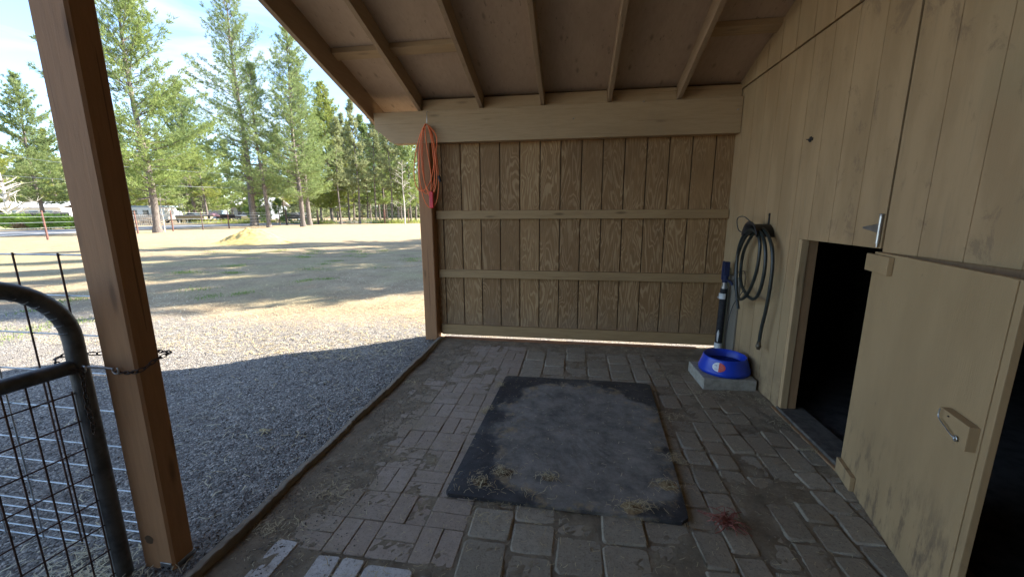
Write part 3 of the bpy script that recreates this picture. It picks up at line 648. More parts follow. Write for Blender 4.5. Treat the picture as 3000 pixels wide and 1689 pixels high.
hh = thing('hose_hanger', 'dark metal hose hanger fixed to the barn wall left of the doorway', 'hanger', (X, 3.255, 1.235))
b = MB(); b.box(-.006, -.001, -.010, .010, .02, .12); b.tube([(-.004, 0, .105), (-.010, 0, .105)], .006, 8); b.build('bracket', MAT['darkmetal'], hh, .001)
b = MB(); n = 14; rr_ = .115
V = [(x_, -.0 + (rr_ - dr) * math.cos(a), -.075 + (rr_ - dr) * math.sin(a)) for x_, dr in ((-.002, 0), (-.125, .0), (-.130, -.022), (-.134, -.022), (-.129, .004), (-.002, .004)) for a in np.linspace(R(12), R(168), n)]
b.add(V, [(k * n + i, k * n + i + 1, ((k + 1) % 6) * n + i + 1, ((k + 1) % 6) * n + i) for k in range(6) for i in range(n - 1)] + [(0, n, 2 * n, 3 * n, 4 * n, 5 * n), tuple(n - 1 + n * k for k in range(5, -1, -1))], True); b.build('saddle', MAT['darkmetal'], hh)
hs = thing('garden_hose', 'black garden hose coiled over the wall hanger with its brass end hanging low', 'hose', (X, 3.25, .95))
def hp(x_, y_, z_): return (x_ - X, y_ - 3.25, z_ - .95)
pts = [hp(1.330, 3.355, 0.597), hp(1.330, 3.419, 0.717), hp(1.330, 3.465, 0.874), hp(1.330, 3.474, 1.047), hp(1.330, 3.402, 1.177), hp(1.330, 3.262, 1.233), hp(1.330, 3.131, 1.183), hp(1.330, 3.096, 1.084), hp(1.330, 3.114, 0.927), hp(1.330, 3.196, 0.773), hp(1.330, 3.317, 0.683),
       hp(1.335, 3.42, .70), hp(1.340, 3.500, 0.82), hp(1.340, 3.505, 0.983), hp(1.340, 3.427, 1.130), hp(1.345, 3.307, 1.218), hp(1.345, 3.165, 1.222), hp(1.345, 3.069, 1.147), hp(1.345, 3.027, 1.021), hp(1.345, 3.035, 0.877), hp(1.345, 3.085, 0.763), hp(1.345, 3.170, 0.719), hp(1.352, 3.30, 0.735),
       hp(1.36, 3.43, .80), hp(1.375, 3.500, 0.938), hp(1.375, 3.457, 1.083), hp(1.375, 3.297, 1.226), hp(1.375, 3.160, 1.232), hp(1.375, 3.044, 1.149), hp(1.375, 2.994, 1.045), hp(1.375, 2.980, 0.887), hp(1.375, 3.002, 0.678), hp(1.375, 3.034, 0.543), hp(1.375, 3.048, 0.414)]
b = MB(); b.tube(curve(pts, 8), .012, 10); b.build('hose_tube', MAT['hose'], hs)
q = Vector(hp(1.375, 3.049, .414)); b = MB(); b.lathe([(0, .01), (.014, .01), (.015, -.015), (.019, -.018), (.020, -.034), (.014, -.038), (.013, -.05), (0, -.05)], q, 14); b.build('coupling', MAT['brass'], hs)
b = MB(); b.tube(curve([(1.405, 3.70, .02), (1.40, 3.74, .30), (1.405, 3.66, .55), (1.41, 3.50, .72), (1.40, 3.46, .82), (1.41, 3.52, .88), (1.40, 3.62, .85), (1.39, 3.68, .76)], 8), .0035, 6)
b.tube(curve([(1.33, 3.36, 1.20), (1.32, 3.48, 1.22), (1.31, 3.50, 1.31), (1.31, 3.36, 1.325), (1.33, 3.20, 1.25)], 8), .004, 6)
o = b.build('power_cable', MAT['cable']); tag(o, 'thin grey cable looping behind the garden hose down to the floor', 'cable')

oc = thing('extension_cord', 'orange extension cord hanging in long loops from a hook on the beam', 'cord', (-1.44, 3.93, 2.215))
def loop(cx, w, bot, skew, y, top=0.): 
    out = []
    for a in np.linspace(0, 2 * math.pi, 25)[:-1]:
        t = (1 - math.cos(a)) / 2; ww = w * (math.sin(a)) * (.62 + .38 * t)
        out.append((cx * t + ww + skew * t * math.sin(a * .5), y + .006 * math.sin(a * 2), top - (top - bot) * t))
    return out
b = MB()
for a in ((-.03, .105, -.66, .0, -.006), (-.015, .07, -.69, .03, -.014), (-.005, .12, -.80, .02, -.022), (-.065, .125, -.63, -.02, .0), (.01, .09, -.66, .02, -.03)): b.tube(loop(*a), .0048, 7, closed=True)
b.tube(curve([(.02, -.02, -.01), (.10, -.022, -.12), (.085, -.022, -.30), (.09, -.024, -.42), (.108, -.024, -.485)], 6), .005, 7)
b.tube(curve([(-.01, -.03, -.01), (.0, -.034, -.2), (.03, -.034, -.45), (.028, -.034, -.62)], 6), .005, 7); b.build('cord_loops', MAT['orange'], oc)
b = MB(); b.box(.008, .048, -.052, -.018, -.80, -.64); b.build('socket_block', MAT['redplug'], oc, .006)
b = MB(); b.tube([(.108, -.024, -.485), (.113, -.024, -.50), (.121, -.024, -.545)], [.008, .014, .013], 10); b.build('plug', MAT['black'], oc)

# baling twine tangle, straw wads on the mat
b = MB()
for k in range(60):
    a = random.uniform(0, 6.28); l = random.uniform(.04, .10); c = Vector((random.gauss(0, .012), random.gauss(0, .012), 0)); h = random.uniform(.015, .05)
    b.tube(curve([c + Vector((0, 0, .008)), c + Vector((math.cos(a) * l * .5, math.sin(a) * l * .5, h)), c + Vector((math.cos(a + random.uniform(-.7, .7)) * l, math.sin(a + random.uniform(-.7, .7)) * l * .8, random.uniform(.004, .025)))], 3), .0017, 4)
o = b.build('baling_twine', MAT['twine']); o.location = (.70, 1.66, .004); tag(o, 'tangle of reddish baling twine on the pavers right of the mat', 'twine')

def blades(P, D, L, Wd, bend=0.2):
    # P base points, D unit directions, L lengths, Wd widths -> triangles pairs (quads)
    n = len(P); side = np.cross(D, rng.normal(size=(n, 3))); side /= np.linalg.norm(side, axis=1)[:, None] + 1e-9
    tip = P + D * L[:, None]; w = side * Wd[:, None] / 2
    V = np.stack([P - w, P + w, tip + w * .5, tip - w * .5], 1).reshape(-1, 3); return V, np.arange(4 * n).reshape(n, 4)
def straw_obj(name, pts, zs, lmin, lmax, w, mat, tilt=.12, kind='stuff'):
    n = len(pts); a = rng.uniform(0, 6.283, n); D = np.stack([np.cos(a), np.sin(a), rng.normal(0, tilt, n)], 1); D /= np.linalg.norm(D, axis=1)[:, None]
    P = np.column_stack([pts, zs]); V = []; Fs = []; L = rng.uniform(lmin, lmax, n); Wd = w * rng.uniform(.6, 1.4, n)
    side = np.stack([-np.sin(a), np.cos(a), np.zeros(n)], 1) * Wd[:, None] / 2; up = np.array([0, 0, 1.]) * Wd[:, None] * .5
    A = P - D * L[:, None] / 2; B = P + D * L[:, None] / 2; k = rng.normal(0, .12, n)[:, None] * L[:, None]; Mid = P + side / np.maximum(Wd[:, None] / 2, 1e-6) * k
    V = np.stack([A - side, A + side, Mid - side + up, Mid + side + up, B - side, B + side], 1).reshape(-1, 3); i = np.arange(n)[:, None] * 6
    F = np.concatenate([i + np.array([[0, 1, 3, 2]]), i + np.array([[2, 3, 5, 4]])]); r = rng.uniform(0, 1, n); 
    o = np_mesh(name, V, F, mat, rnd=np.concatenate([r, r])); 
    if kind: tag(o, kind=kind)
    return o
# straw over gravel and yard
n = 16000; sx_ = -1.45 - rng.uniform(0, 1, n) ** 1.3 * 6; sy_ = .2 + rng.uniform(0, 1, n) * 5.5; keep = rng.uniform(0, 1, n) < np.clip((sy_ - 2.2 - .35 * (sx_ + 3)) / 2.6, .035, .8); pts = np.column_stack([sx_, sy_])[keep]
o = straw_obj('scattered_straw', pts, gz(pts[:, 0], pts[:, 1]) + .006, .010, .050, .0026, MAT['straw']); tag(o, 'pale straw stems scattered over the dark gravel and dry yard', 'straw')
n = 16000; yy_ = 3.3 + rng.uniform(0, 1, n) ** 1.2 * 13; xx_ = -1.6 - rng.uniform(0, 1, n) * (yy_ * 1.25 + 1.5); pts = np.column_stack([xx_, yy_])
o = straw_obj('dry_grass', pts, gz(xx_, yy_) + .008, .03, .10, .005, MAT['straw'], .25); tag(o, 'dry grass and needle litter over the open yard', 'dry grass')
n = 260; pts = np.column_stack([-1.5 - rng.uniform(0, 1, n) * 2.6, .6 + rng.uniform(0, 1, n) * 3.0])
o = straw_obj('scattered_straw', pts, gz(pts[:, 0], pts[:, 1]) + .011, .03, .095, .0045, MAT['straw'], .12); tag(o, 'larger pale straw stems lying on the shaded gravel', 'straw')
# straw and crumbs on the paving
n = 4200; x1 = rng.uniform(-1.36, 1.40, n); y1 = rng.uniform(.9, 4.0, n); inmat = (x1 > -.57) & (x1 < .60) & (y1 > 1.66) & (y1 < 3.07); z1 = np.where(inmat, .031, .006)
keep = (rng.uniform(0, 1, n) < np.where(inmat, .35, .8)) & ~((np.abs(x1 - 1.22) < .22) & (np.abs(y1 - 3.29) < .22)); pts = np.column_stack([x1, y1])[keep]
o = straw_obj('straw_litter', pts, z1[keep], .006, .028, .0019, MAT['straw'], .1); tag(o, 'short straw bits littering the brick paving and rubber mat', 'straw')
cl = [(-.44, 1.655, .12), (-.2, 1.60, .16), (.35, 1.66, .05), (1.41, 2.3, .05), (1.40, 2.6, .06), (1.38, 2.95, .05), (.05, 3.97, .10), (.6, 3.97, .12), (-.56, 2.9, .02), (-.58, 2.5, .02), (.78, 3.3, .07), (.95, 3.0, .05), (1.18, 3.02, .08), (.68, 2.6, .05), (.60, 2.1, .04), (-1.28, 1.35, .07), (-1.15, 1.6, .06), (-.75, 1.14, .10), (-1.30, 2.9, .05)]
pts = np.concatenate([np.column_stack([rng.normal(x_, s_, 60), rng.normal(y_, s_ * .45 + .012, 60)]) for x_, y_, s_ in cl]); pts = pts[(pts[:, 0] < 1.42) & (pts[:, 1] < 4.02)]
inm = (pts[:, 0] > -.57) & (pts[:, 0] < .60) & (pts[:, 1] > 1.66) & (pts[:, 1] < 3.07)
o = straw_obj('straw_drift', pts, np.where(inm, .032, .008) + rng.uniform(0, .006, len(pts)), .012, .05, .0022, MAT['straw'], .2); tag(o, 'thin drifts of straw along the mat edge and wall foot', 'straw')
for x_, y_, s_, lab in [(-.335, 1.84, .045, 'larger straw and dung clump near the left front corner of the mat'), (-.44, 1.75, .04, 'flat brown dung patch at the left front corner of the mat'), (-.10, 1.83, .028, 'small brown dung clump near the middle front of the mat'), (.50, 1.86, .045, 'straw wad near the right edge of the mat'), (.30, 1.68, .045, 'golden straw wad by the front edge of the mat')]:
    n = 60; V = []; pts = np.column_stack([rng.normal(0, s_, n), rng.normal(0, s_ * .6, n)]); a = rng.uniform(0, 6.28, n)
    nr, na = 5, 16; cv = [(0, 0, .014)]; 
    for i in range(1, nr + 1):
        for k in range(na):
            r_ = s_ * 1.2 * i / nr * (1 + .35 * mnoise.noise(Vector((math.cos(k / na * 6.28) * 1.5, math.sin(k / na * 6.28) * 1.5, x_ * 20)))); h = .006 * (1 - (i / nr) ** 2) + random.gauss(0, .003) if i < nr else -.003
            cv.append((r_ * math.cos(k / na * 6.283), .7 * r_ * math.sin(k / na * 6.283), h))
    b = MB(); b.add(cv, [(0, 1 + k, 1 + (k + 1) % na) for k in range(na)] + [(1 + i * na + k, 1 + (i + 1) * na + k, 1 + (i + 1) * na + (k + 1) % na, 1 + i * na + (k + 1) % na) for i in range(nr - 1) for k in range(na)], True)
    t = thing('manure_clump' if 'dung' in lab else 'straw_wad', lab, 'clump', (x_, y_, .026)); b.build('crust', MAT['dung'] if 'dung' in lab else MAT['litter'], t)
    s2 = straw_obj('stems', pts, .006 + rng.uniform(0, .008, n), .015, .05, .002, MAT['straw'], .25); s2.parent = t 
pts = np.column_stack([rng.normal(-1.78, .13, 420), rng.normal(1.02, .07, 420)])
o = straw_obj('straw_drift', pts, gz(pts[:, 0], pts[:, 1]) + rng.uniform(.004, .02, 420), .02, .07, .0028, MAT['straw'], .3); tag(o, 'loose straw heaped at the foot of the gate', 'straw')
# loose gravel stones
n = 26000; u = rng.uniform(0, 1, n); x1 = -1.44 - u ** 1.5 * 4.2; y1 = .25 + rng.uniform(0, 1, n) * 3.9; r = rng.uniform(.002, .0052, n) * np.where(rng.uniform(0, 1, n) < .06, 1.7, 1)
nb = 4200; x2 = -1.38 + np.abs(rng.normal(0, .24, nb)); y2 = rng.uniform(1.1, 4.0, nb); x1 = np.concatenate([x1, x2]); y1 = np.concatenate([y1, y2]); r = np.concatenate([r, rng.uniform(.0015, .004, nb)]); n += nb
z1 = np.where(x1 < -1.40, gz(x1, y1), .004) + r * .35
base = np.array([[1, 0, 0], [-1, 0, 0], [0, 1, 0], [0, -1, 0], [0, 0, .8], [0, 0, -.8]]); V = base[None] * r[:, None, None] * rng.uniform(.6, 1.3, (n, 6, 1)) ; a = rng.uniform(0, 6.28, n); ca, sa = np.cos(a)[:, None], np.sin(a)[:, None]
V = np.stack([V[..., 0] * ca - V[..., 1] * sa, V[..., 0] * sa + V[..., 1] * ca, V[..., 2]], -1) + np.stack([x1, y1, z1], -1)[:, None, :]
tri = np.array([[0, 2, 4], [2, 1, 4], [1, 3, 4], [3, 0, 4], [2, 0, 5], [1, 2, 5], [3, 1, 5], [0, 3, 5]]); F = (np.arange(n)[:, None, None] * 6 + tri[None]).reshape(-1, 3)
o = np_mesh('loose_gravel', V.reshape(-1, 3), F, MAT['stones'], rnd=np.repeat(rng.uniform(0, 1, n) ** 1.6, 8)); tag(o, 'dark crushed gravel stones beside the paving', 'gravel', kind='stuff')
# green grass tufts
tc_ = [(-9.66, 13.2), (-10.27, 10.84), (-7.14, 12.35), (-7.13, 10.2), (-5.98, 5.88), (-9.16, 7.74), (-6.36, 3.5), (-6.6, 3.4), (-6.2, 3.6), (-10.5, 13), (-8.4, 13.4), (-8.0, 11.0), (-8.6, 11.8), (-6.4, 11.4), (-5.3, 10.8), (-4.6, 9.2), (-6.1, 8.9), (-7.7, 8.2), (-5.2, 7.5), (-11.5, 12.1), (-12.4, 13.0), (-7.9, 4.7), (-7.4, 6.1), (-9.6, 12.6), (-10.9, 13.9), (-8.9, 9.4), (-4.0, 11.9), (-6.8, 13.6), (-3.6, 12.4)]
P = []
for x_, y_ in tc_:
    for q in range(random.randint(1, 2)):
        cx_, cy_ = x_ + random.gauss(0, .35), y_ + random.gauss(0, .3); P.append(np.column_stack([rng.normal(cx_, random.uniform(.06, .22), 160), rng.normal(cy_, random.uniform(.05, .15), 160)]))
P = np.concatenate(P); n = len(P); D = np.column_stack([rng.normal(0, .55, n), rng.normal(0, .55, n), np.ones(n)]); D /= np.linalg.norm(D, axis=1)[:, None]
V, F = blades(np.column_stack([P, gz(P[:, 0], P[:, 1]) - .005]), D, rng.uniform(.015, .05, n), np.full(n, .008)); o = np_mesh('green_grass', V, F, MAT['grass'], rnd=rng.uniform(0, 1, n)); tag(o, 'small green grass tufts growing in the dry yard', 'grass', kind='stuff')
# a few bigger stems lying on the gravel
b = MB()
for k in range(5): b.tube(curve([(0, 0, .004), (random.uniform(.02, .05), random.uniform(-.03, .03), .012), (random.uniform(.06, .10), random.uniform(-.05, .05), .006)], 3), .003, 4)
o = b.build('corn_husk', MAT['straw']); o.location = (-1.95, 2.06, .01); o.rotation_euler = (0, 0, -.6); tag(o, 'pale curled husk lying on the dark gravel', 'husk')

# ------------------------------------------------------------------ gate, chain, wire panel
ga = R(5.7); gd = Vector((-math.sin(ga), -math.cos(ga), 0)); G0 = Vector((-1.672, 1.048, 0))
gt = thing('tube_gate', 'dark steel tube gate with a rounded corner and welded mesh, swung toward the viewer', 'gate', G0)
def gp(s_, z): return Vector((gd.x * s_, gd.y * s_, z))
b = MB(); arc = [gp(0, -.02), gp(0, .5), gp(0, .90)] + [gp(.20 - .20 * math.cos(a), .955 + .205 * math.sin(a)) for a in np.linspace(0, math.pi / 2, 12)] + [gp(.5, 1.163), gp(1.1, 1.163)]
b.tube(arc, .0265, 20); b.build('frame', MAT['gate'], gt)
b = MB(); b.tube([gp(.02, .862), gp(1.1, .862)], .0245, 18); b.build('crossbar', MAT['gate'], gt)
b = MB()
for k in range(9):
    a = R(8 + 9 * k); c_ = gp(.20 - .20 * math.cos(a), .955 + .205 * math.sin(a)); tg = Vector((gd.x * math.sin(a), gd.y * math.sin(a), math.cos(a))); nn = (Vector((gd.x, gd.y, 0)) * -math.cos(a) + Vector((0, 0, math.sin(a)))) * -1
    sd = tg.cross(nn).normalized(); b.tube([c_ + (nn * math.cos(q) + sd * math.sin(q)) * .0265 for q in np.linspace(-.9, .9, 7)], .0030, 6)
b.build('bend_wrinkle', MAT['gate'], gt)
for k in range(8):
    b = MB(); z = .770 - .1035 * k; b.tube([gp(.0, z), gp(1.1, z)], .0028, 6); b.build('mesh_wire', MAT['wiredark'], gt)
for s_ in (.032, .082, .134, .187, .24, .30, .37, .45, .55, .66):
    b = MB(); b.tube([gp(s_, .03), gp(s_, .78 if s_ == .032 else .862)], .0028, 6); b.build('mesh_wire', MAT['wiredark'], gt)

ch = thing('gate_chain', 'rusty chain with a snap hook tying the gate to the foreground post', 'chain', (-1.62, 1.10, .87))
def chain(path, step=.019, r=.0021):
    pts = curve(path, 24); d = [0]
    for a, c in zip(pts[:-1], pts[1:]): d.append(d[-1] + (c - a).length)
    b = MB(); n = int(d[-1] / step)
    for k in range(n):
        t = (k + .5) * step; i = max(j for j in range(len(d)) if d[j] <= t); p = pts[i]; tg = (pts[min(i + 1, len(pts) - 1)] - pts[max(i - 1, 0)]).normalized()
        a = tg.orthogonal().normalized(); s2 = tg.cross(a); ang = R(45) + (k % 2) * R(90); a2 = a * math.cos(ang) + s2 * math.sin(ang)
        b.tube([p + tg * .0130 * math.cos(q) + a2 * .0062 * math.sin(q) for q in np.linspace(0, 6.283, 11)[:-1]], r, 5, closed=True)
    return b
def cw(x_, y_, z_): return Vector((x_ + 1.62, y_ - 1.10, z_ - .87))
chain([cw(-1.575, 1.084, .826), cw(-1.53, 1.082, .828), cw(-1.486, 1.082, .835), cw(-1.472, 1.10, .842), cw(-1.466, 1.14, .860), cw(-1.462, 1.182, .868), cw(-1.49, 1.190, .868), cw(-1.58, 1.190, .87), cw(-1.652, 1.17, .875), cw(-1.662, 1.10, .885), cw(-1.69, 1.08, .895)]).build('chain_links', MAT['chain'], ch)
chain([cw(-1.705, 1.05, .90), cw(-1.712, 1.02, .895), cw(-1.69, 1.005, .885), cw(-1.655, 1.012, .865), cw(-1.642, 1.03, .845), cw(-1.639, 1.030, .80), cw(-1.641, 1.028, .72), cw(-1.639, 1.03, .66), cw(-1.642, 1.028, .61)]).build('chain_links', MAT['chain'], ch)
b = MB(); b.tube([cw(-1.636, 1.045, .858), cw(-1.60, 1.068, .848), cw(-1.575, 1.078, .842)], .0042, 8)
b.tube([cw(-1.568, 1.079, .842) + Vector((.013 * math.cos(q), 0, .013 * math.sin(q) - .006)) for q in np.linspace(2.4, 7.2, 12)], .0032, 6)
b.tube([cw(-1.643, 1.04, .852) + Vector((.010 * math.cos(q), 0, .012 * math.sin(q))) for q in np.linspace(0, 6.28, 12)[:-1]], .0028, 6, closed=True); b.build('snap_hook', MAT['metal'], ch)

wp = thing('stock_fence', 'galvanised wire stock panel fence running left behind the gate', 'fence', (-1.72, 1.16, 0))
for z in (1.228, 1.078, .928, .778, .625, .475, .375, .278, .182, .137, .092, .045, .002):
    b = MB(); b.tube([(.10, .0, z), (-2.4, 0, z)], .0031 if z < 1.2 else .0036, 6); b.build('wire', MAT['wire'], wp)
for k in range(12):
    b = MB(); x_ = -.105 - .2035 * k; b.tube([(x_, -.006, 0), (x_, -.006, 1.235)], .0033, 6); b.build('wire', MAT['wiredark'] if k < 2 else MAT['wire'], wp)

# ------------------------------------------------------------------ yard: mound, wire fence, far things
nr, na = 40, 90; V = []; 
for i in range(nr + 1):
    for k in range(na):
        t = i / nr; a = k / na * 6.2832; rx, ry = 2.1, 1.6; x_, y_ = rx * t * math.cos(a), ry * t * math.sin(a); h = .64 * math.exp(-((x_ - .1) ** 2 / 1.25 + (y_) ** 2 / .8)) * 1.02 + .02
        h += (.13 * mnoise.fractal(Vector((x_ * 2.6, y_ * 2.6, 2)), 1, 2, 5) * math.exp(-((x_ + .5) / .9) ** 2) + .02 * mnoise.fractal(Vector((x_ * 9, y_ * 9, 2)), 1, 2, 4)); V.append((x_, y_, h * (1 - t ** 5) - .03 * t ** 4))
fs = [(i * na + k, i * na + (k + 1) % na, (i + 1) * na + (k + 1) % na, (i + 1) * na + k) for i in range(nr) for k in range(na)]
b = MB(); b.add(V, fs, True); o = b.build('sawdust_mound', MAT['mound']); o.location = (-15.2, 17.0, 0); tag(o, 'low golden mound of sawdust in the middle of the yard', 'mound')

fp = [(-28.9, 18.0, 1.59, 0), (-30.4, 23.9, 1.6, 0), (-32.2, 28.0, 1.65, 0), (-31.9, 30.4, 1.62, 1), (-32.2, 33.4, 1.7, 0), (-33.8, 42.1, 1.75, 1), (-35.2, 45.0, 1.85, 1), (-32.8, 47.8, 1.81, 1), (-32.7, 52.8, 1.9, 0), (-28.9, 51.8, 1.7, 0), (-24.5, 49.6, 1.78, 0), (-21.5, 50.3, 1.9, 0)]
wf = thing('wire_fence', 'wire fence on rusty red posts along the far edge of the yard', 'fence', (-28.9, 18.0, 0))
for k, (x_, y_, h, dk) in enumerate(fp):
    b = MB(); x_ += 28.9; y_ -= 18.0; r_ = .12 if dk == 1 and k > 5 or k == 10 else .052; ln = random.uniform(-.06, .03)
    b.tube([(x_, y_, -.1), (x_ + ln / 2, y_, h * .5), (x_ + ln, y_, h)], [r_, r_ * .9, r_ * .85], 8); b.build('fence_post', MAT['postgrey'] if dk else MAT['rust'], wf)
for z in (.35, .65, .95, 1.25, 1.45):
    b = MB(); b.tube([(x_ + 28.9, y_ - 18, z) for x_, y_, h, dk in [(-25, 4, 1, 0)] + fp], .009, 4); b.build('fence_wire', MAT['wire'], wf)

def spot(u, d, off=0):    # bearing ratio u (left negative) at distance d along the view heading 8.8 degrees left of +Y
    fx, fy = -.15005, .97054; rx, ry = .9884, .15185; return Vector((fx * d * 1.0 + rx * u * d * 1.0 , fy * d + ry * u * d, 0)) * 1.0
def spot_px(c_, d):       # c_: thousandths; kept as bearing
    return spot((c_ - 1287.5) / 996.7, d / 1.018)

def facing(p, q): return math.atan2(q[1] - p[1], q[0] - p[0])
# white low building, far left
hx = thing('white_building', 'low white building with a pale shallow roof behind the dark board fence', 'building', (-93.4, 53.3, 0), facing((-93.4, 53.3), (-83.8, 54.8)))
b = MB(); b.box(0, 9.6, 0, 6, 0, 2.5); b.build('wall', MAT['wwhite'], hx)
b = MB(); b.prism([(-.6, 2.45), (3, 3.45), (6.6, 2.45), (6.6, 2.6), (3, 3.6), (-.6, 2.6)], -2.5, 10, 'X'); b.build('roof', MAT['roofw'], hx)
for x_ in (1.0, 4.2, 6.6):
    b = MB(); b.box(x_, x_ + 1.5, -.03, .05, 1.0, 2.0); b.build('window', MAT['teal'], hx)
p0, p1_ = (-69.5, 37.4), (-58.9, 39.05)
bf = thing('board_fence', 'dark vertical board fence behind the green juniper hedge', 'fence', (*p0, 0), facing(p0, p1_))
b = MB()
for k in range(38): b.box(k * .285, k * .285 + .27, -.012, .012, .05, 1.68 + random.uniform(-.03, .03))
b.build('boards', MAT['fdark'], bf)
b = MB(); [b.box(0, 10.8, .014, .05, z, z + .09) for z in (.4, 1.3)]; b.build('fence_rail', MAT['fdark'], bf)
hd = thing('juniper_hedge', 'bright green spreading juniper hedge beside the road', 'hedge', (-50, 31.2, 0), facing((-52.6, 30.7), (-47.4, 31.5)))
n = 5200; x_ = rng.uniform(-3.4, 3.1, n); y_ = rng.uniform(-.7, .7, n); hz_ = 1.12 + .2 * np.sin(x_ * 2.1) + .1 * np.sin(x_ * 5.3); z_ = hz_ * rng.uniform(0, 1, n) ** .6; x_ = x_ + (x_ < -2.2) * z_ * -.4
D = np.column_stack([rng.normal(-.5, .5, n), rng.normal(-.4, .5, n), np.abs(rng.normal(.6, .3, n))]); D /= np.linalg.norm(D, axis=1)[:, None]
V, F = blades(np.column_stack([x_, y_, z_]), D, rng.uniform(.2, .42, n), np.full(n, .09)); np_mesh('foliage', V, F, MAT['hedge'], hd, rnd=rng.uniform(0, 1, n))
n = 260; D = np.column_stack([rng.normal(0, .5, n), rng.normal(-.6, .4, n), np.abs(rng.normal(.5, .4, n))]); D /= np.linalg.norm(D, axis=1)[:, None]
V, F = blades(np.column_stack([rng.normal(-1.5, .3, n), rng.normal(-.75, .1, n), rng.uniform(.1, .5, n)]), D, rng.uniform(.15, .35, n), np.full(n, .06)); np_mesh('dead_sprays', V, F, MAT['brown'], hd, rnd=rng.uniform(0, 1, n))
for x2 in (-2.4, -1, .4, 1.8):
    b = MB(); b.tube([(x2, 0, 0), (x2 + .1, 0, .5), (x2 - .1, .05, .9)], [.05, .03, .01], 5); b.build('stem', MAT['bark'], hd)

p0, p1_ = (-54.1, 41.65), (-51.0, 42.15)
def picket(p0, L_, rz, z0, lab):
    pf = thing('picket_fence', lab, 'fence', (*p0, z0), rz); b = MB()
    for k in range(int(L_ / .27)):
        a = k * .27; b.prism([(a, .05), (a + .15, .05), (a + .15, .88), (a + .075, .98), (a, .88)], -.012, .012, 'Y')
    b.build('pickets', MAT['picket'], pf); b = MB(); [b.box(-.05, L_, .014, .05, z, z + .08) for z in (.22, .7)]; b.build('fence_rail', MAT['picket'], pf)
picket(p0, 3.1, facing(p0, p1_), 0, 'weathered picket fence by the road, in front of the first big pine')
picket((-59.8, 46.4), 4.6, facing(p0, p1_), .35, 'grey picket fence on the rise farther back, below the pale blue trailer')
rv = thing('camper_trailer', 'pale blue and white camper trailer parked behind the picket fences', 'trailer', (-68.9, 53.0, 0), facing((-68.9, 53), (-64.7, 53.6)))
b = MB(); b.box(0, 6.0, 0, 2.4, .5, 2.5); b.build('body', MAT['wwhite'], rv, .15); b = MB(); b.box(-.15, 6.2, -.1, 2.5, 2.42, 2.62); b.build('roof', MAT['teal'], rv, .05)
for x2 in (.8, 2.6, 4.4):
    b = MB(); b.box(x2, x2 + .9, -.02, .02, 1.3, 2.0); b.build('window', MAT['glass'], rv)
for x2 in (2.4, 3.3):
    b = MB(); b.tube([(x2, -.05, .35), (x2, .2, .35)], .35, 16); b.build('wheel', MAT['tyre'], rv)

def vehicle(name, label, cat, p0, p1_, L_, Wd, prof, cab, mat, wheels, extra=None):
    t = thing(name, label, cat, (*p0, 0), facing(p0, p1_))
    b = MB(); b.prism(prof, 0, Wd, 'Y'); b.build('body', mat, t, .06)
    b = MB(); b.prism(cab, .12, Wd - .12, 'Y'); b.build('cab', mat, t, .05)
    gl = MB(); cx_ = [q[0] for q in cab]; cz = [q[1] for q in cab]; mx_ = sum(cx_) / len(cab); mz_ = sum(cz) / len(cab); sh = [(mx_ + (a - mx_) * .86, mz_ + (c - mz_) * .68 + .03) for a, c in cab]; gl.prism(sh, .10, Wd - .10, 'Y'); gl.build('window', MAT['glass'], t)
    for wx in wheels:
        for wy in (-.02, Wd - .22):
            b = MB(); b.tube([(wx, wy, .36), (wx, wy + .24, .36)], .36, 18); w = b.build('tyre', MAT['tyre'], t)
            b = MB(); b.tube([(wx, wy - .01, .36), (wx, wy + .25, .36)], .2, 12); b.build('rim', MAT['silver'], w)
    b = MB(); b.box(-.03, .05, .15, .45, .75, .9); b.build('headlight', MAT['white'], t); b = MB(); b.box(-.03, .05, Wd - .45, Wd - .15, .75, .9); b.build('headlight', MAT['white'], t)
    return t
vehicle('pickup_truck', 'silver pickup truck parked behind the first big pine', 'truck', (-67.2, 55.2), (-61.6, 56.1), 5.4, 1.95,
        [(0, .45), (5.4, .45), (5.4, 1.1), (3.6, 1.15), (1.5, 1.15), (.1, 1.0)], [(1.3, 1.12), (3.7, 1.12), (3.55, 1.85), (2.1, 1.88)], MAT['silver'], (.95, 4.35))
vehicle('suv', 'pale grey sport utility car parked behind the dark boat', 'car', (-70.1, 66.2), (-66.8, 66.7), 4.6, 1.9,
        [(0, .45), (4.6, .45), (4.6, 1.25), (1.3, 1.25), (.1, 1.1)], [(1.2, 1.22), (4.55, 1.22), (4.45, 2.0), (1.9, 2.02)], MAT['teal'], (.95, 3.7))
vehicle('white_car', 'small white car parked far back between the pines', 'car', (-67.6, 71.7), (-65.0, 72.1), 4.3, 1.8,
        [(0, .4), (4.3, .4), (4.3, .95), (3.4, 1.05), (1.2, 1.05), (.1, .85)], [(1.0, 1.0), (3.5, 1.0), (2.9, 1.5), (1.7, 1.52)], MAT['wwhite'], (.85, 3.4))
vehicle('dark_car', 'dark car parked far back at the right of the white car', 'car', (-50.5, 62.9), (-47.5, 63.3), 4.3, 1.8,
        [(0, .4), (4.3, .4), (4.3, .95), (3.4, 1.05), (1.2, 1.05), (.1, .85)], [(1.0, 1.0), (3.5, 1.0), (2.9, 1.5), (1.7, 1.52)], MAT['boatdk'], (.85, 3.4))
bt_ = thing('motor_boat', 'dark and tan motor boat sitting on a trailer beside the pickup truck', 'boat', (-57.6, 50.6, 0), facing((-57.3, 50.6), (-52.8, 51.3)))
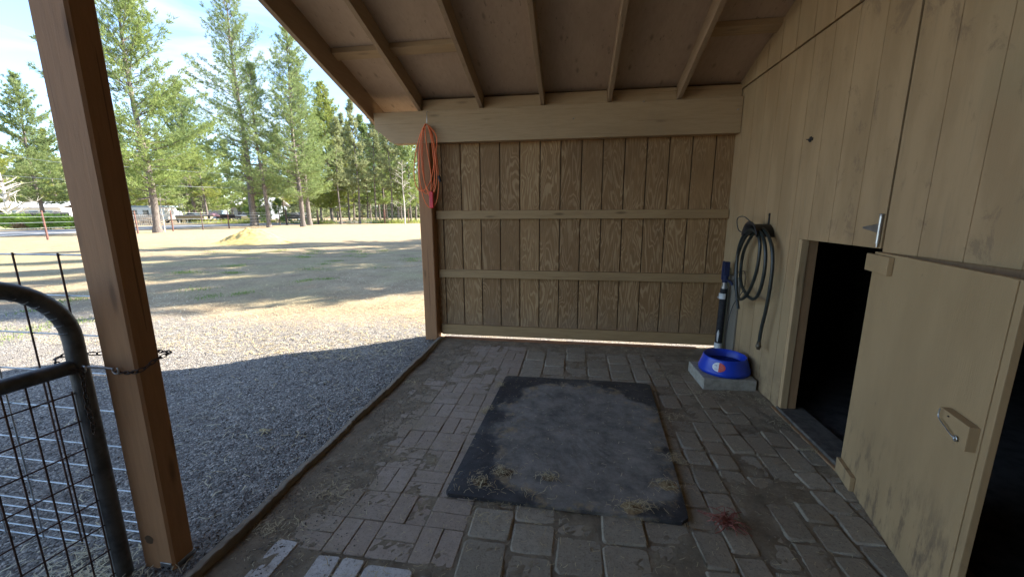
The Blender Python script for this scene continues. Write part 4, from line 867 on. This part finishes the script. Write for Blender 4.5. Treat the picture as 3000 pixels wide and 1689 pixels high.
def hull(b, z0, z1, w0, w1, Lb):
    P = []
    for z, w in ((z0, w0), (z1, w1)):
        for t in np.linspace(0, 1, 9): P.append((Lb * t if z == z1 else .35 + (Lb - .5) * t, -w * math.sin(min(1, t * 2.2 + .02) * math.pi / 2), z))
        for t in np.linspace(1, 0, 9): P.append((Lb * t if z == z1 else .35 + (Lb - .5) * t, w * math.sin(min(1, t * 2.2 + .02) * math.pi / 2), z))
    b.add(P, [(i, (i + 1) % 18, 18 + (i + 1) % 18, 18 + i) for i in range(18)] + [tuple(range(17, -1, -1)), tuple(range(18, 36))])
b = MB(); hull(b, .55, .98, .55, .95, 5); b.build('hull', MAT['boatlt'], bt_); b = MB(); hull(b, .981, 1.2, .955, 1.0, 5.05); b.build('deck', MAT['boatdk'], bt_)
b = MB(); b.prism([(2.0, 1.201), (3.6, 1.201), (3.3, 1.35), (2.5, 1.55)], -.6, .6, 'Y'); b.build('windscreen', MAT['glass'], bt_)
b = MB(); b.box(-.8, 4.6, -.5, .5, .42, .5); b.build('trailer_frame', MAT['darkmetal'], bt_)
for wy in (-.95, .75):
    b = MB(); b.tube([(3.1, wy, .33), (3.1, wy + .2, .33)], .33, 16); b.build('tyre', MAT['tyre'], bt_)
b = MB(); b.tube([(5.05, 0, .6), (5.1, 0, 1.3)], .14, 8); b.build('outboard_motor', MAT['black'], bt_)
ld = thing('step_ladder', 'tall white ladder standing open by the boat', 'ladder', (-61.3, 55.2, 0)); b = MB()
for sx2 in (-.75, .75): b.tube([(sx2, 0, 0), (sx2 * .12, 0, 3.7)], .06, 6)
b.build('rails', MAT['wwhite'], ld); b = MB(); [b.tube([(-.75 * (1 - z / 4.2), 0, z), (.75 * (1 - z / 4.2), 0, z)], .035, 5) for z in np.arange(.4, 3.6, .35)]; b.build('rungs', MAT['wwhite'], ld)
tp = MB(); tp.lathe([(0, .0), (.9, 0), (.75, .35), (.4, .6), (0, .7)], (0, 0, 0), 18); o = tp.build('covered_heap', MAT['pink']); o.location = (-61.0, 60.5, 1.2); o.location.z = .9; tag(o, 'pale pink covered heap behind the boat deck', 'cover'); 
fl = thing('flatbed_trailer', 'low dark flatbed trailer parked right of the boat', 'trailer', (-62.3, 62.2, 0), facing((-62.3, 62.2), (-59.2, 62.7))); b = MB(); b.box(0, 3.3, 0, 1.8, .55, .95); b.box(0, 3.3, 0, .06, .95, 1.3); b.build('bed', MAT['boatdk'], fl)
for x2 in (1.2, 2.1):
    b = MB(); b.tube([(x2, -.02, .35), (x2, .2, .35)], .35, 14); b.build('tyre', MAT['tyre'], fl)
gh = thing('grey_house', 'grey house with dark windows seen far back between the pines', 'house', (-80.4, 85.2, 0), facing((-80.4, 85.2), (-75.2, 86.0)))
b = MB(); b.box(0, 9, 0, 7, 0, 3.2); b.build('wall', MAT['greyhouse'], gh); b = MB(); b.prism([(-.6, 3.1), (3.5, 5.0), (7.6, 3.1), (7.6, 3.3), (3.5, 5.2), (-.6, 3.3)], -.6, 9.6, 'X'); b.build('roof', MAT['roofw'], gh)
for x2 in (1, 4, 6.8):
    b = MB(); b.box(x2, x2 + 1.1, -.03, .05, 1.1, 2.3); b.build('window', MAT['glass'], gh)
bl = boxobj('hay_bale', (-1, 1, -.5, .5, 0, .95), MAT['yellow'], None, .06); bl.location = (-48.4, 54.1, 0); tag(bl, 'yellow hay bale left of the twin pine trunks', 'hay bale')
sg = boxobj('notice_board', (-.42, .42, -.02, .02, .62, .98), MAT['yellow'], None, .01); sg.location = (-64.4, 37.5, 0); sg.rotation_euler = (0, 0, facing((-69.5, 37.4), (-58.9, 39.05))); tag(sg, 'small blank yellow board on the dark fence', 'board')
cb = [((-56.8, 31.2, 5.28), (-54.5, 31.7, 6.95)), ]
def cable(pts, lab):
    b = MB(); out = []
    for i in range(len(pts) - 1):
        for k in range(6): t = k / 6; out.append(Vector(pts[i]).lerp(Vector(pts[i + 1]), t))
    out.append(Vector(pts[-1])); b.tube(out, .022, 4); o = b.build('power_line', MAT['wire']); tag(o, lab, 'power line')
cable([(-72, 5, 8.6), (-60, 22, 7.5), (-54.5, 31.8, 7.0), (-51.6, 34.2, 6.55), (-48.6, 37.8, 6.44), (-42.9, 47.9, 6.29), (-40.2, 54.5, 6.42), (-32, 72, 7)], 'upper overhead power line crossing in front of the pines')
cable([(-72, 5, 6.6), (-60, 22, 5.7), (-54.5, 31.5, 5.08), (-51.6, 33.9, 4.89), (-48.2, 37.5, 4.53), (-39.6, 56.35, 4.75), (-32, 72, 5.2)], 'lower overhead power line crossing in front of the pines')

# ------------------------------------------------------------------ trees
def pine_mesh(seed, H, Rc, z0, tr=.22, leafmat='leafA', dens=1.0, bl=.27, bw=.048, lean=0., dead=6, sym=1.0, power=.75, barkmat='bark', nb=9, spread=1.0):
    rs = np.random.default_rng(seed); rd = random.Random(seed)
    tk = MB(); ph = rd.uniform(0, 6); 
    def axis(z): return Vector((lean * z + .12 * math.sin(z * .35 + ph) * min(1, z / 4), .10 * math.sin(z * .28 + ph * 2) * min(1, z / 4), z))
    zs = [-.15, .15, .6] + list(np.linspace(1.5, H, 14)); tk.tube([axis(z) for z in zs], [tr * (1.35 if z < .3 else 1.0) * max(.06, (1 - max(z, 0) / H) ** .8) for z in zs], 9)
    P = []; Dn = []
    z = z0
    while z < H - .25:
        t = (z - z0) / (H - z0); r = Rc * 1.22 * (1 - t) ** power * (.66 + .34 * min(1, t * 5)) + .15
        for k in range(rd.randint(4, 6)):
            a = rd.uniform(0, 6.283); L = r * rd.uniform(.38, 1.2) * (1.0 if sym == 1 else (1 + (sym - 1) * math.cos(a))); el = R(-6 + 58 * t + rd.gauss(0, 9)); c0 = axis(z)
            d = Vector((math.cos(a) * math.cos(el), math.sin(a) * math.cos(el), math.sin(el))); sd = Vector((-math.sin(a), math.cos(a), 0))
            br = [c0 + d * L * s_ + Vector((0, 0, .26 * L * s_ * s_)) for s_ in (0, .35, .7, 1)]
            tk.tube(br, [max(.012, tr * .22 * (1 - t * .7)), .02, .013, .006], 4, False)
            m_ = max(2, int(L * 3.3 * dens))
            for q in range(m_):
                s_ = .28 + .72 * (q + rd.random()) / m_; c = c0 + d * L * s_ + Vector((0, 0, .26 * L * s_ * s_))
                for side in (-1, 0, 1):
                    w = side * rd.uniform(.12, .34) * L * (1.15 - s_) * spread; cc = c + sd * w + d * abs(w) * .5 + Vector((rd.gauss(0, .06), rd.gauss(0, .06), rd.gauss(.02, .08)))
                    P.append(cc); Dn.append((d * .8 + sd * side * .6 + Vector((0, 0, .55))).normalized())
        z += rd.uniform(.26, .46) / dens ** .5
    for k in range(dead):      # bare lower limbs
        zz = rd.uniform(z0 * .45, z0 * 1.1); a = rd.uniform(0, 6.283); L = rd.uniform(.5, 1.6); c0 = axis(zz)
        tk.tube([c0, c0 + Vector((math.cos(a) * L * .5, math.sin(a) * L * .5, -.05)), c0 + Vector((math.cos(a) * L, math.sin(a) * L, -.2 * L))], [.025, .016, .006], 4, False)
    P = np.array([tuple(p) for p in P]); Dn = np.array([tuple(p) for p in Dn]); n = len(P)
    PB = np.repeat(P, nb, 0) + rs.normal(0, .05, (n * nb, 3)); D = np.repeat(Dn, nb, 0) + rs.normal(0, .62, (n * nb, 3)); D /= np.linalg.norm(D, axis=1)[:, None]
    L = rs.uniform(.6, 1.2, n * nb) * bl; side = np.cross(D, rs.normal(size=(n * nb, 3))); side /= np.linalg.norm(side, axis=1)[:, None] + 1e-9; w = side * bw / 2 * rs.uniform(.7, 1.3, (n * nb, 1))
    V = np.stack([PB - w, PB + w, PB + D * L[:, None]], 1).reshape(-1, 3); F = np.arange(3 * n * nb).reshape(-1, 3)
    me_r = np.repeat(rs.uniform(0, 1, n), nb) * .7 + rs.uniform(0, .3, n * nb)
    return tk, V, F, me_r, leafmat, barkmat
def pine(loc, label, group=None, rz=0., **k):
    tk, V, F, r_, lm, bk = pine_mesh(**k); t = thing('pine_tree', label, 'tree', (*loc, 0), rz, group)
    tk.build('trunk', MAT[bk], t); np_mesh('crown', V, F, MAT[lm], t, rnd=r_); return t
pine((-30.7, 25.5), 'tall full pine nearest the foreground post, on the yard edge', seed=1, H=18.5, Rc=4.1, z0=2.6, tr=.24, lean=0, dens=1.12, power=.62, leafmat='leafA')
pine((-35.6, 40.3), 'tallest pine in the middle with a thick straight trunk', seed=2, H=24.2, Rc=4.9, z0=3.4, tr=.34, lean=.0, dens=.85, power=.62, leafmat='leafB')
pine((-29.9, 35.7), 'slim leaning pine just right of the tallest middle pine', seed=3, H=15.0, Rc=2.5, z0=3.8, tr=.19, lean=-.01, dens=.75, leafmat='leafB', dead=9)
pine((-27.8, 37.9), 'tall pine next to the roof edge, left of a twin trunk', seed=4, H=18.6, Rc=3.8, z0=3.0, tr=.23, lean=.005, dens=.92, power=.68, leafmat='leafB')
pine((-30.7, 43.1), 'pine right behind the twin trunk near the roof edge', seed=5, H=16.5, Rc=3.4, z0=3.0, tr=.24, lean=0, dens=1.0, leafmat='leafA')
pine((-35.2, 54.6), 'yellow green pine lit by sun right of the tall pine beside the roof', seed=6, H=19.2, Rc=4.4, z0=2.0, tr=.22, lean=0, dens=1.05, bl=.36, bw=.07, leafmat='leafY')
pine((-58.4, 54.7), 'dense conical pine between the two tallest pines', seed=7, H=20.5, Rc=6.0, z0=2.2, tr=.26, dens=.85, bl=.38, bw=.07, leafmat='leafA')
pine((-71.5, 44.6), 'pine left of the foreground post above the white building', seed=8, H=19.0, Rc=4.4, z0=3.0, tr=.24, dens=.8, bl=.4, bw=.07, leafmat='leafB')
pine((-64.5, 33.2), 'yellow green tree cut by the left edge of the view', seed=9, H=16.5, Rc=4.6, z0=3.0, tr=.35, dens=.8, bl=.34, bw=.06, leafmat='leafY', dead=12)
pine((-40.9, 47.0), 'small bright green young pine between the two middle trunks', seed=10, H=4.6, Rc=1.2, z0=.5, tr=.07, dens=1.5, bl=.25, leafmat='grass', dead=0)
pine((-42.5, 53.0), 'small young pine left of the twin trunk', seed=11, H=3.6, Rc=1.0, z0=.5, tr=.06, dens=1.4, bl=.25, leafmat='grass', dead=0)
pine((-44.0, 50.5), 'rounded yellow green young pine behind the sawdust mound', seed=12, H=7.4, Rc=2.5, z0=1.4, tr=.12, dens=1.0, leafmat='leafY', dead=4)
pine((-55.0, 53.4), 'bare-limbed pine standing beside the boat', seed=13, H=9.5, Rc=2.6, z0=4.0, tr=.2, dens=.8, leafmat='leafY', dead=22)
# bare pale tree at far left and bare sapling
def bare(loc, H, tr, n, seed, label, mat='barkp', spread=1.0):
    rd = random.Random(seed); t = thing('bare_tree', label, 'tree', (*loc, 0)); b = MB(); b.tube([(0, 0, -.1), (.05, 0, H * .3), (-.1, .1, H * .65), (.0, .1, H)], [tr, tr * .8, tr * .45, .02], 8); b.build('trunk', MAT[mat], t); c = MB()
    for k in range(n):
        z = H * rd.uniform(.2, .95); a = rd.uniform(0, 6.28); L = (H - z) * rd.uniform(.3, .6) * spread + .5; p = Vector((0, .05, z)); q = p + Vector((math.cos(a) * L * .6, math.sin(a) * L * .6, L * .35)); r_ = q + Vector((math.cos(a + .4) * L * .4, math.sin(a + .4) * L * .4, L * .4 * rd.uniform(-.2, 1)))
        c.tube([p, q, r_], [tr * .28, tr * .15, .012], 4, False)
        for m_ in range(4): s_ = p.lerp(r_, rd.uniform(.4, 1)); e_ = s_ + Vector((rd.gauss(0, .4), rd.gauss(0, .4), rd.uniform(0, .6))) * L * .5; c.tube([s_, e_], [.02, .008], 3, False)
    c.build('crown', MAT[mat], t); return t
bare((-57.6, 33.2), 5.6, .30, 34, 21, 'bare pale birch at the left edge beside the dark fence')
bare((-31.6, 26.8), 2.9, .045, 12, 22, 'thin bare whitish sapling just right of the first big pine', spread=.45)
bare((-20.6, 47.0), 7.5, .10, 20, 23, 'thin dead leaning tree near the siding wall post', spread=.5)
# background pines: four kinds, copied with their parts
protos = []
kinds = [dict(seed=31, H=16, Rc=1.7, z0=4.6, tr=.15, dens=.6, bl=.42, bw=.075, leafmat='leafD', dead=14), dict(seed=32, H=14, Rc=2.0, z0=2.6, tr=.14, dens=.65, bl=.42, bw=.075, leafmat='leafA', dead=10),
         dict(seed=33, H=18, Rc=2.4, z0=3.6, tr=.19, dens=.6, bl=.46, bw=.085, leafmat='leafY', dead=12), dict(seed=34, H=13, Rc=1.4, z0=5.0, tr=.11, dens=.55, bl=.42, bw=.075, leafmat='leafD', dead=16, lean=.03)]
LB = ['slender grey green pine with a long bare trunk in the wood behind the wire fence', 'bushy mid green pine in the wood behind the wire fence', 'broad yellow green pine in the wood behind the wire fence', 'thin sparse pine with a high crown in the wood behind the wire fence']
GRP = ['slender grey green pines in the far wood', 'bushy mid green pines in the far wood', 'broad yellow green pines in the far wood', 'thin sparse pines in the far wood']
bgs = [(872, 52, 3, .95), (893, 60, 0, .98), (918, 54, 0, .96), (938, 66, 1, 1.1), (958, 58, 3, 1.1), (978, 62, 1, 1.1), (997, 56, 0, .85), (1012, 68, 2, .95), (1028, 60, 3, 1.1), (1043, 57, 1, .9), (1055, 70, 2, .9), (905, 76, 2, 1.0), (945, 80, 1, 1.2), (985, 84, 2, 1.0), (1020, 85, 1, 1.2), (865, 82, 1, 1.1), (1070, 62, 0, .9), (1085, 74, 1, 1.1), (968, 90, 2, 1.0),
       (825, 78, 2, 1.0), (790, 84, 1, 1.2), (735, 88, 2, 1.0), (700, 80, 0, .95), (655, 92, 2, .9), (610, 86, 1, 1.1), (575, 96, 2, .95), (540, 88, 0, .95), (505, 98, 1, 1.3), (455, 92, 2, .95), (415, 100, 1, 1.4), (375, 94, 2, 1.0), (340, 100, 1, 1.4), (300, 96, 2, 1.0), (150, 92, 1, 1.2), (75, 96, 2, 1.0), (190, 84, 2, .95), (10, 92, 1, 1.3), (-40, 84, 2, 1.0), (-90, 90, 1, 1.3)]
def copy_tree(o, parent=None):
    c = o.copy(); col.objects.link(c); c.parent = parent
    for k in o.children: copy_tree(k, c)
    return c
bg_obj = []
for c_, d_, k, s_ in bgs:
    while len(protos) <= k:
        i = len(protos); protos.append(pine((0, 0), LB[i], GRP[i], **kinds[i])); protos[i]['fresh'] = 1
    pr = protos[k]
    if pr.get('fresh'): o = pr; del pr['fresh']
    else: o = copy_tree(pr)
    P_ = spot_px(c_, d_); o.location = (P_.x, P_.y, 0); o.rotation_euler = (0, 0, random.uniform(0, 6.28)); s2 = s_ * random.uniform(.94, 1.06); o.scale = (s2, s2, s2); bg_obj.append(o)
marks = [(-200, 'the left edge of the view'), (105, 'the pine above the white building'), (240, 'the foreground post'), (398, 'the first big pine'), (495, 'the dense conical pine'), (640, 'the tallest middle pine'), (762, 'the twin trunk'), (835, 'the yellow pine by the roof'), (938, 'the beam end'), (1050, 'the post with the orange cord')]
cnt = {}
ORD = ['first', 'second', 'third', 'fourth', 'fifth', 'sixth', 'seventh', 'eighth', 'ninth']
KD = ['slender grey green pine', 'bushy mid green pine', 'broad yellow green pine', 'thin high-crowned pine']
for (c_, d_, k, s_), o in sorted(zip(bgs, bg_obj), key=lambda q: q[0][0]):
    m_ = [q for q in marks if q[0] <= c_][-1] if c_ >= -200 else marks[0]
    cnt[m_[1], k] = cnt.get((m_[1], k), 0) + 1
    o['label'] = '%s, %s of its kind right of %s' % (KD[k], ORD[cnt[m_[1], k] - 1], m_[1])
# pines beyond the siding wall whose shade streaks the yard
for k, (x_, y_, kd, s_) in enumerate([(2, 14.5, 1, .85), (-1, 15.2, 1, .8), (5, 18, 2, .9), (4.2, 12.3, 1, .75), (7.5, 14.0, 2, .8), (9.5, 16.8, 0, 1.0), (12.5, 19.0, 2, .95), (1, 19, 2, .8), (8, 20.5, 1, 1.1), (13, 25, 2, 1.1), (11.2, 13.2, 3, .8), (16, 22.0, 1, 1.0), (20, 27.5, 2, 1.1), (-2, 22, 1, 1.0), (24, 36, 2, 1.1), (6.5, 26, 0, 1.0)]):
    o = copy_tree(protos[kd]); o.location = (x_, y_, 0); o.rotation_euler = (0, 0, k * 1.3); o.scale = (s_, s_, s_)
    o['label'] = 'pine standing beyond the siding wall, out of direct view, shading the yard'; o['group'] = 'pines beyond the siding wall'
# far wood read as one mass
V_, F_, r_ = [], [], []; nv = 0; tkm = MB()
for k in range(120):
    P_ = spot_px(random.uniform(-300, 1300), random.uniform(108, 175)); H_ = random.uniform(12, 18); n = 560; t = rng.uniform(0, 1, n) ** 1.6; rad = (1 - t) ** .6 * 4.0 * np.sqrt(rng.uniform(.1, 1, n)); a = rng.uniform(0, 6.28, n)
    C_ = np.column_stack([P_.x + rad * np.cos(a), P_.y + rad * np.sin(a), .3 + t * (H_ - .3)]); C_ = np.repeat(C_, 3, 0) + rng.normal(0, .25, (n * 3, 3)); D = rng.normal(0, 1, (n * 3, 3)); D /= np.linalg.norm(D, axis=1)[:, None]; S_ = np.cross(D, rng.normal(size=D.shape)); S_ /= np.linalg.norm(S_, axis=1)[:, None]
    V_.append(np.stack([C_ - S_ * .22, C_ + S_ * .22, C_ + D * .9], 1).reshape(-1, 3)); r_.append(np.repeat(rng.uniform(0, 1, n), 3)); tkm.tube([(P_.x, P_.y, 0), (P_.x, P_.y, H_ * .9)], [.2, .05], 5)
V_ = np.concatenate(V_); o = np_mesh('far_woodland', V_, np.arange(len(V_)).reshape(-1, 3), MAT['leafD'], rnd=np.concatenate(r_)); tag(o, 'distant pine woodland behind the houses', 'woodland', kind='stuff')
w = tkm.build('trunks', MAT['bark'], o); tag(w, kind='stuff')
# brush and low scrub by the fence
n = 2600; c0 = [(-27, 51), (-24, 50.5), (-29.5, 53), (-22, 52), (-33, 49), (-53.5, 50.5), (-50, 51.5), (-47, 52), (-45, 54), (-38, 51)]
pts = np.concatenate([np.column_stack([rng.normal(x_, 1.2, 260), rng.normal(y_, .5, 260)]) for x_, y_ in c0]); n = len(pts); D = np.column_stack([rng.normal(0, .5, n), rng.normal(0, .5, n), np.ones(n)]); D /= np.linalg.norm(D, axis=1)[:, None]
V, F = blades(np.column_stack([pts, np.zeros(n)]), D, rng.uniform(.2, .8, n), np.full(n, .06)); o = np_mesh('low_scrub', V, F, MAT['leafY'], rnd=rng.uniform(0, 1, n)); tag(o, 'low yellow green scrub along the wire fence and road', 'scrub', kind='stuff')
b = MB()
for k in range(60):
    x_, y_ = random.gauss(0, 1.4), random.gauss(0, .4); b.tube([(x_, y_, .05), (x_ + random.gauss(0, .8), y_ + random.gauss(0, .3), random.uniform(.1, .7))], [.03, .01], 4)
o = b.build('brush_pile', MAT['barkp']); o.location = (-28.0, 50.4, 0); tag(o, 'pale heap of dead branches at the foot of the far wood', 'brush pile')
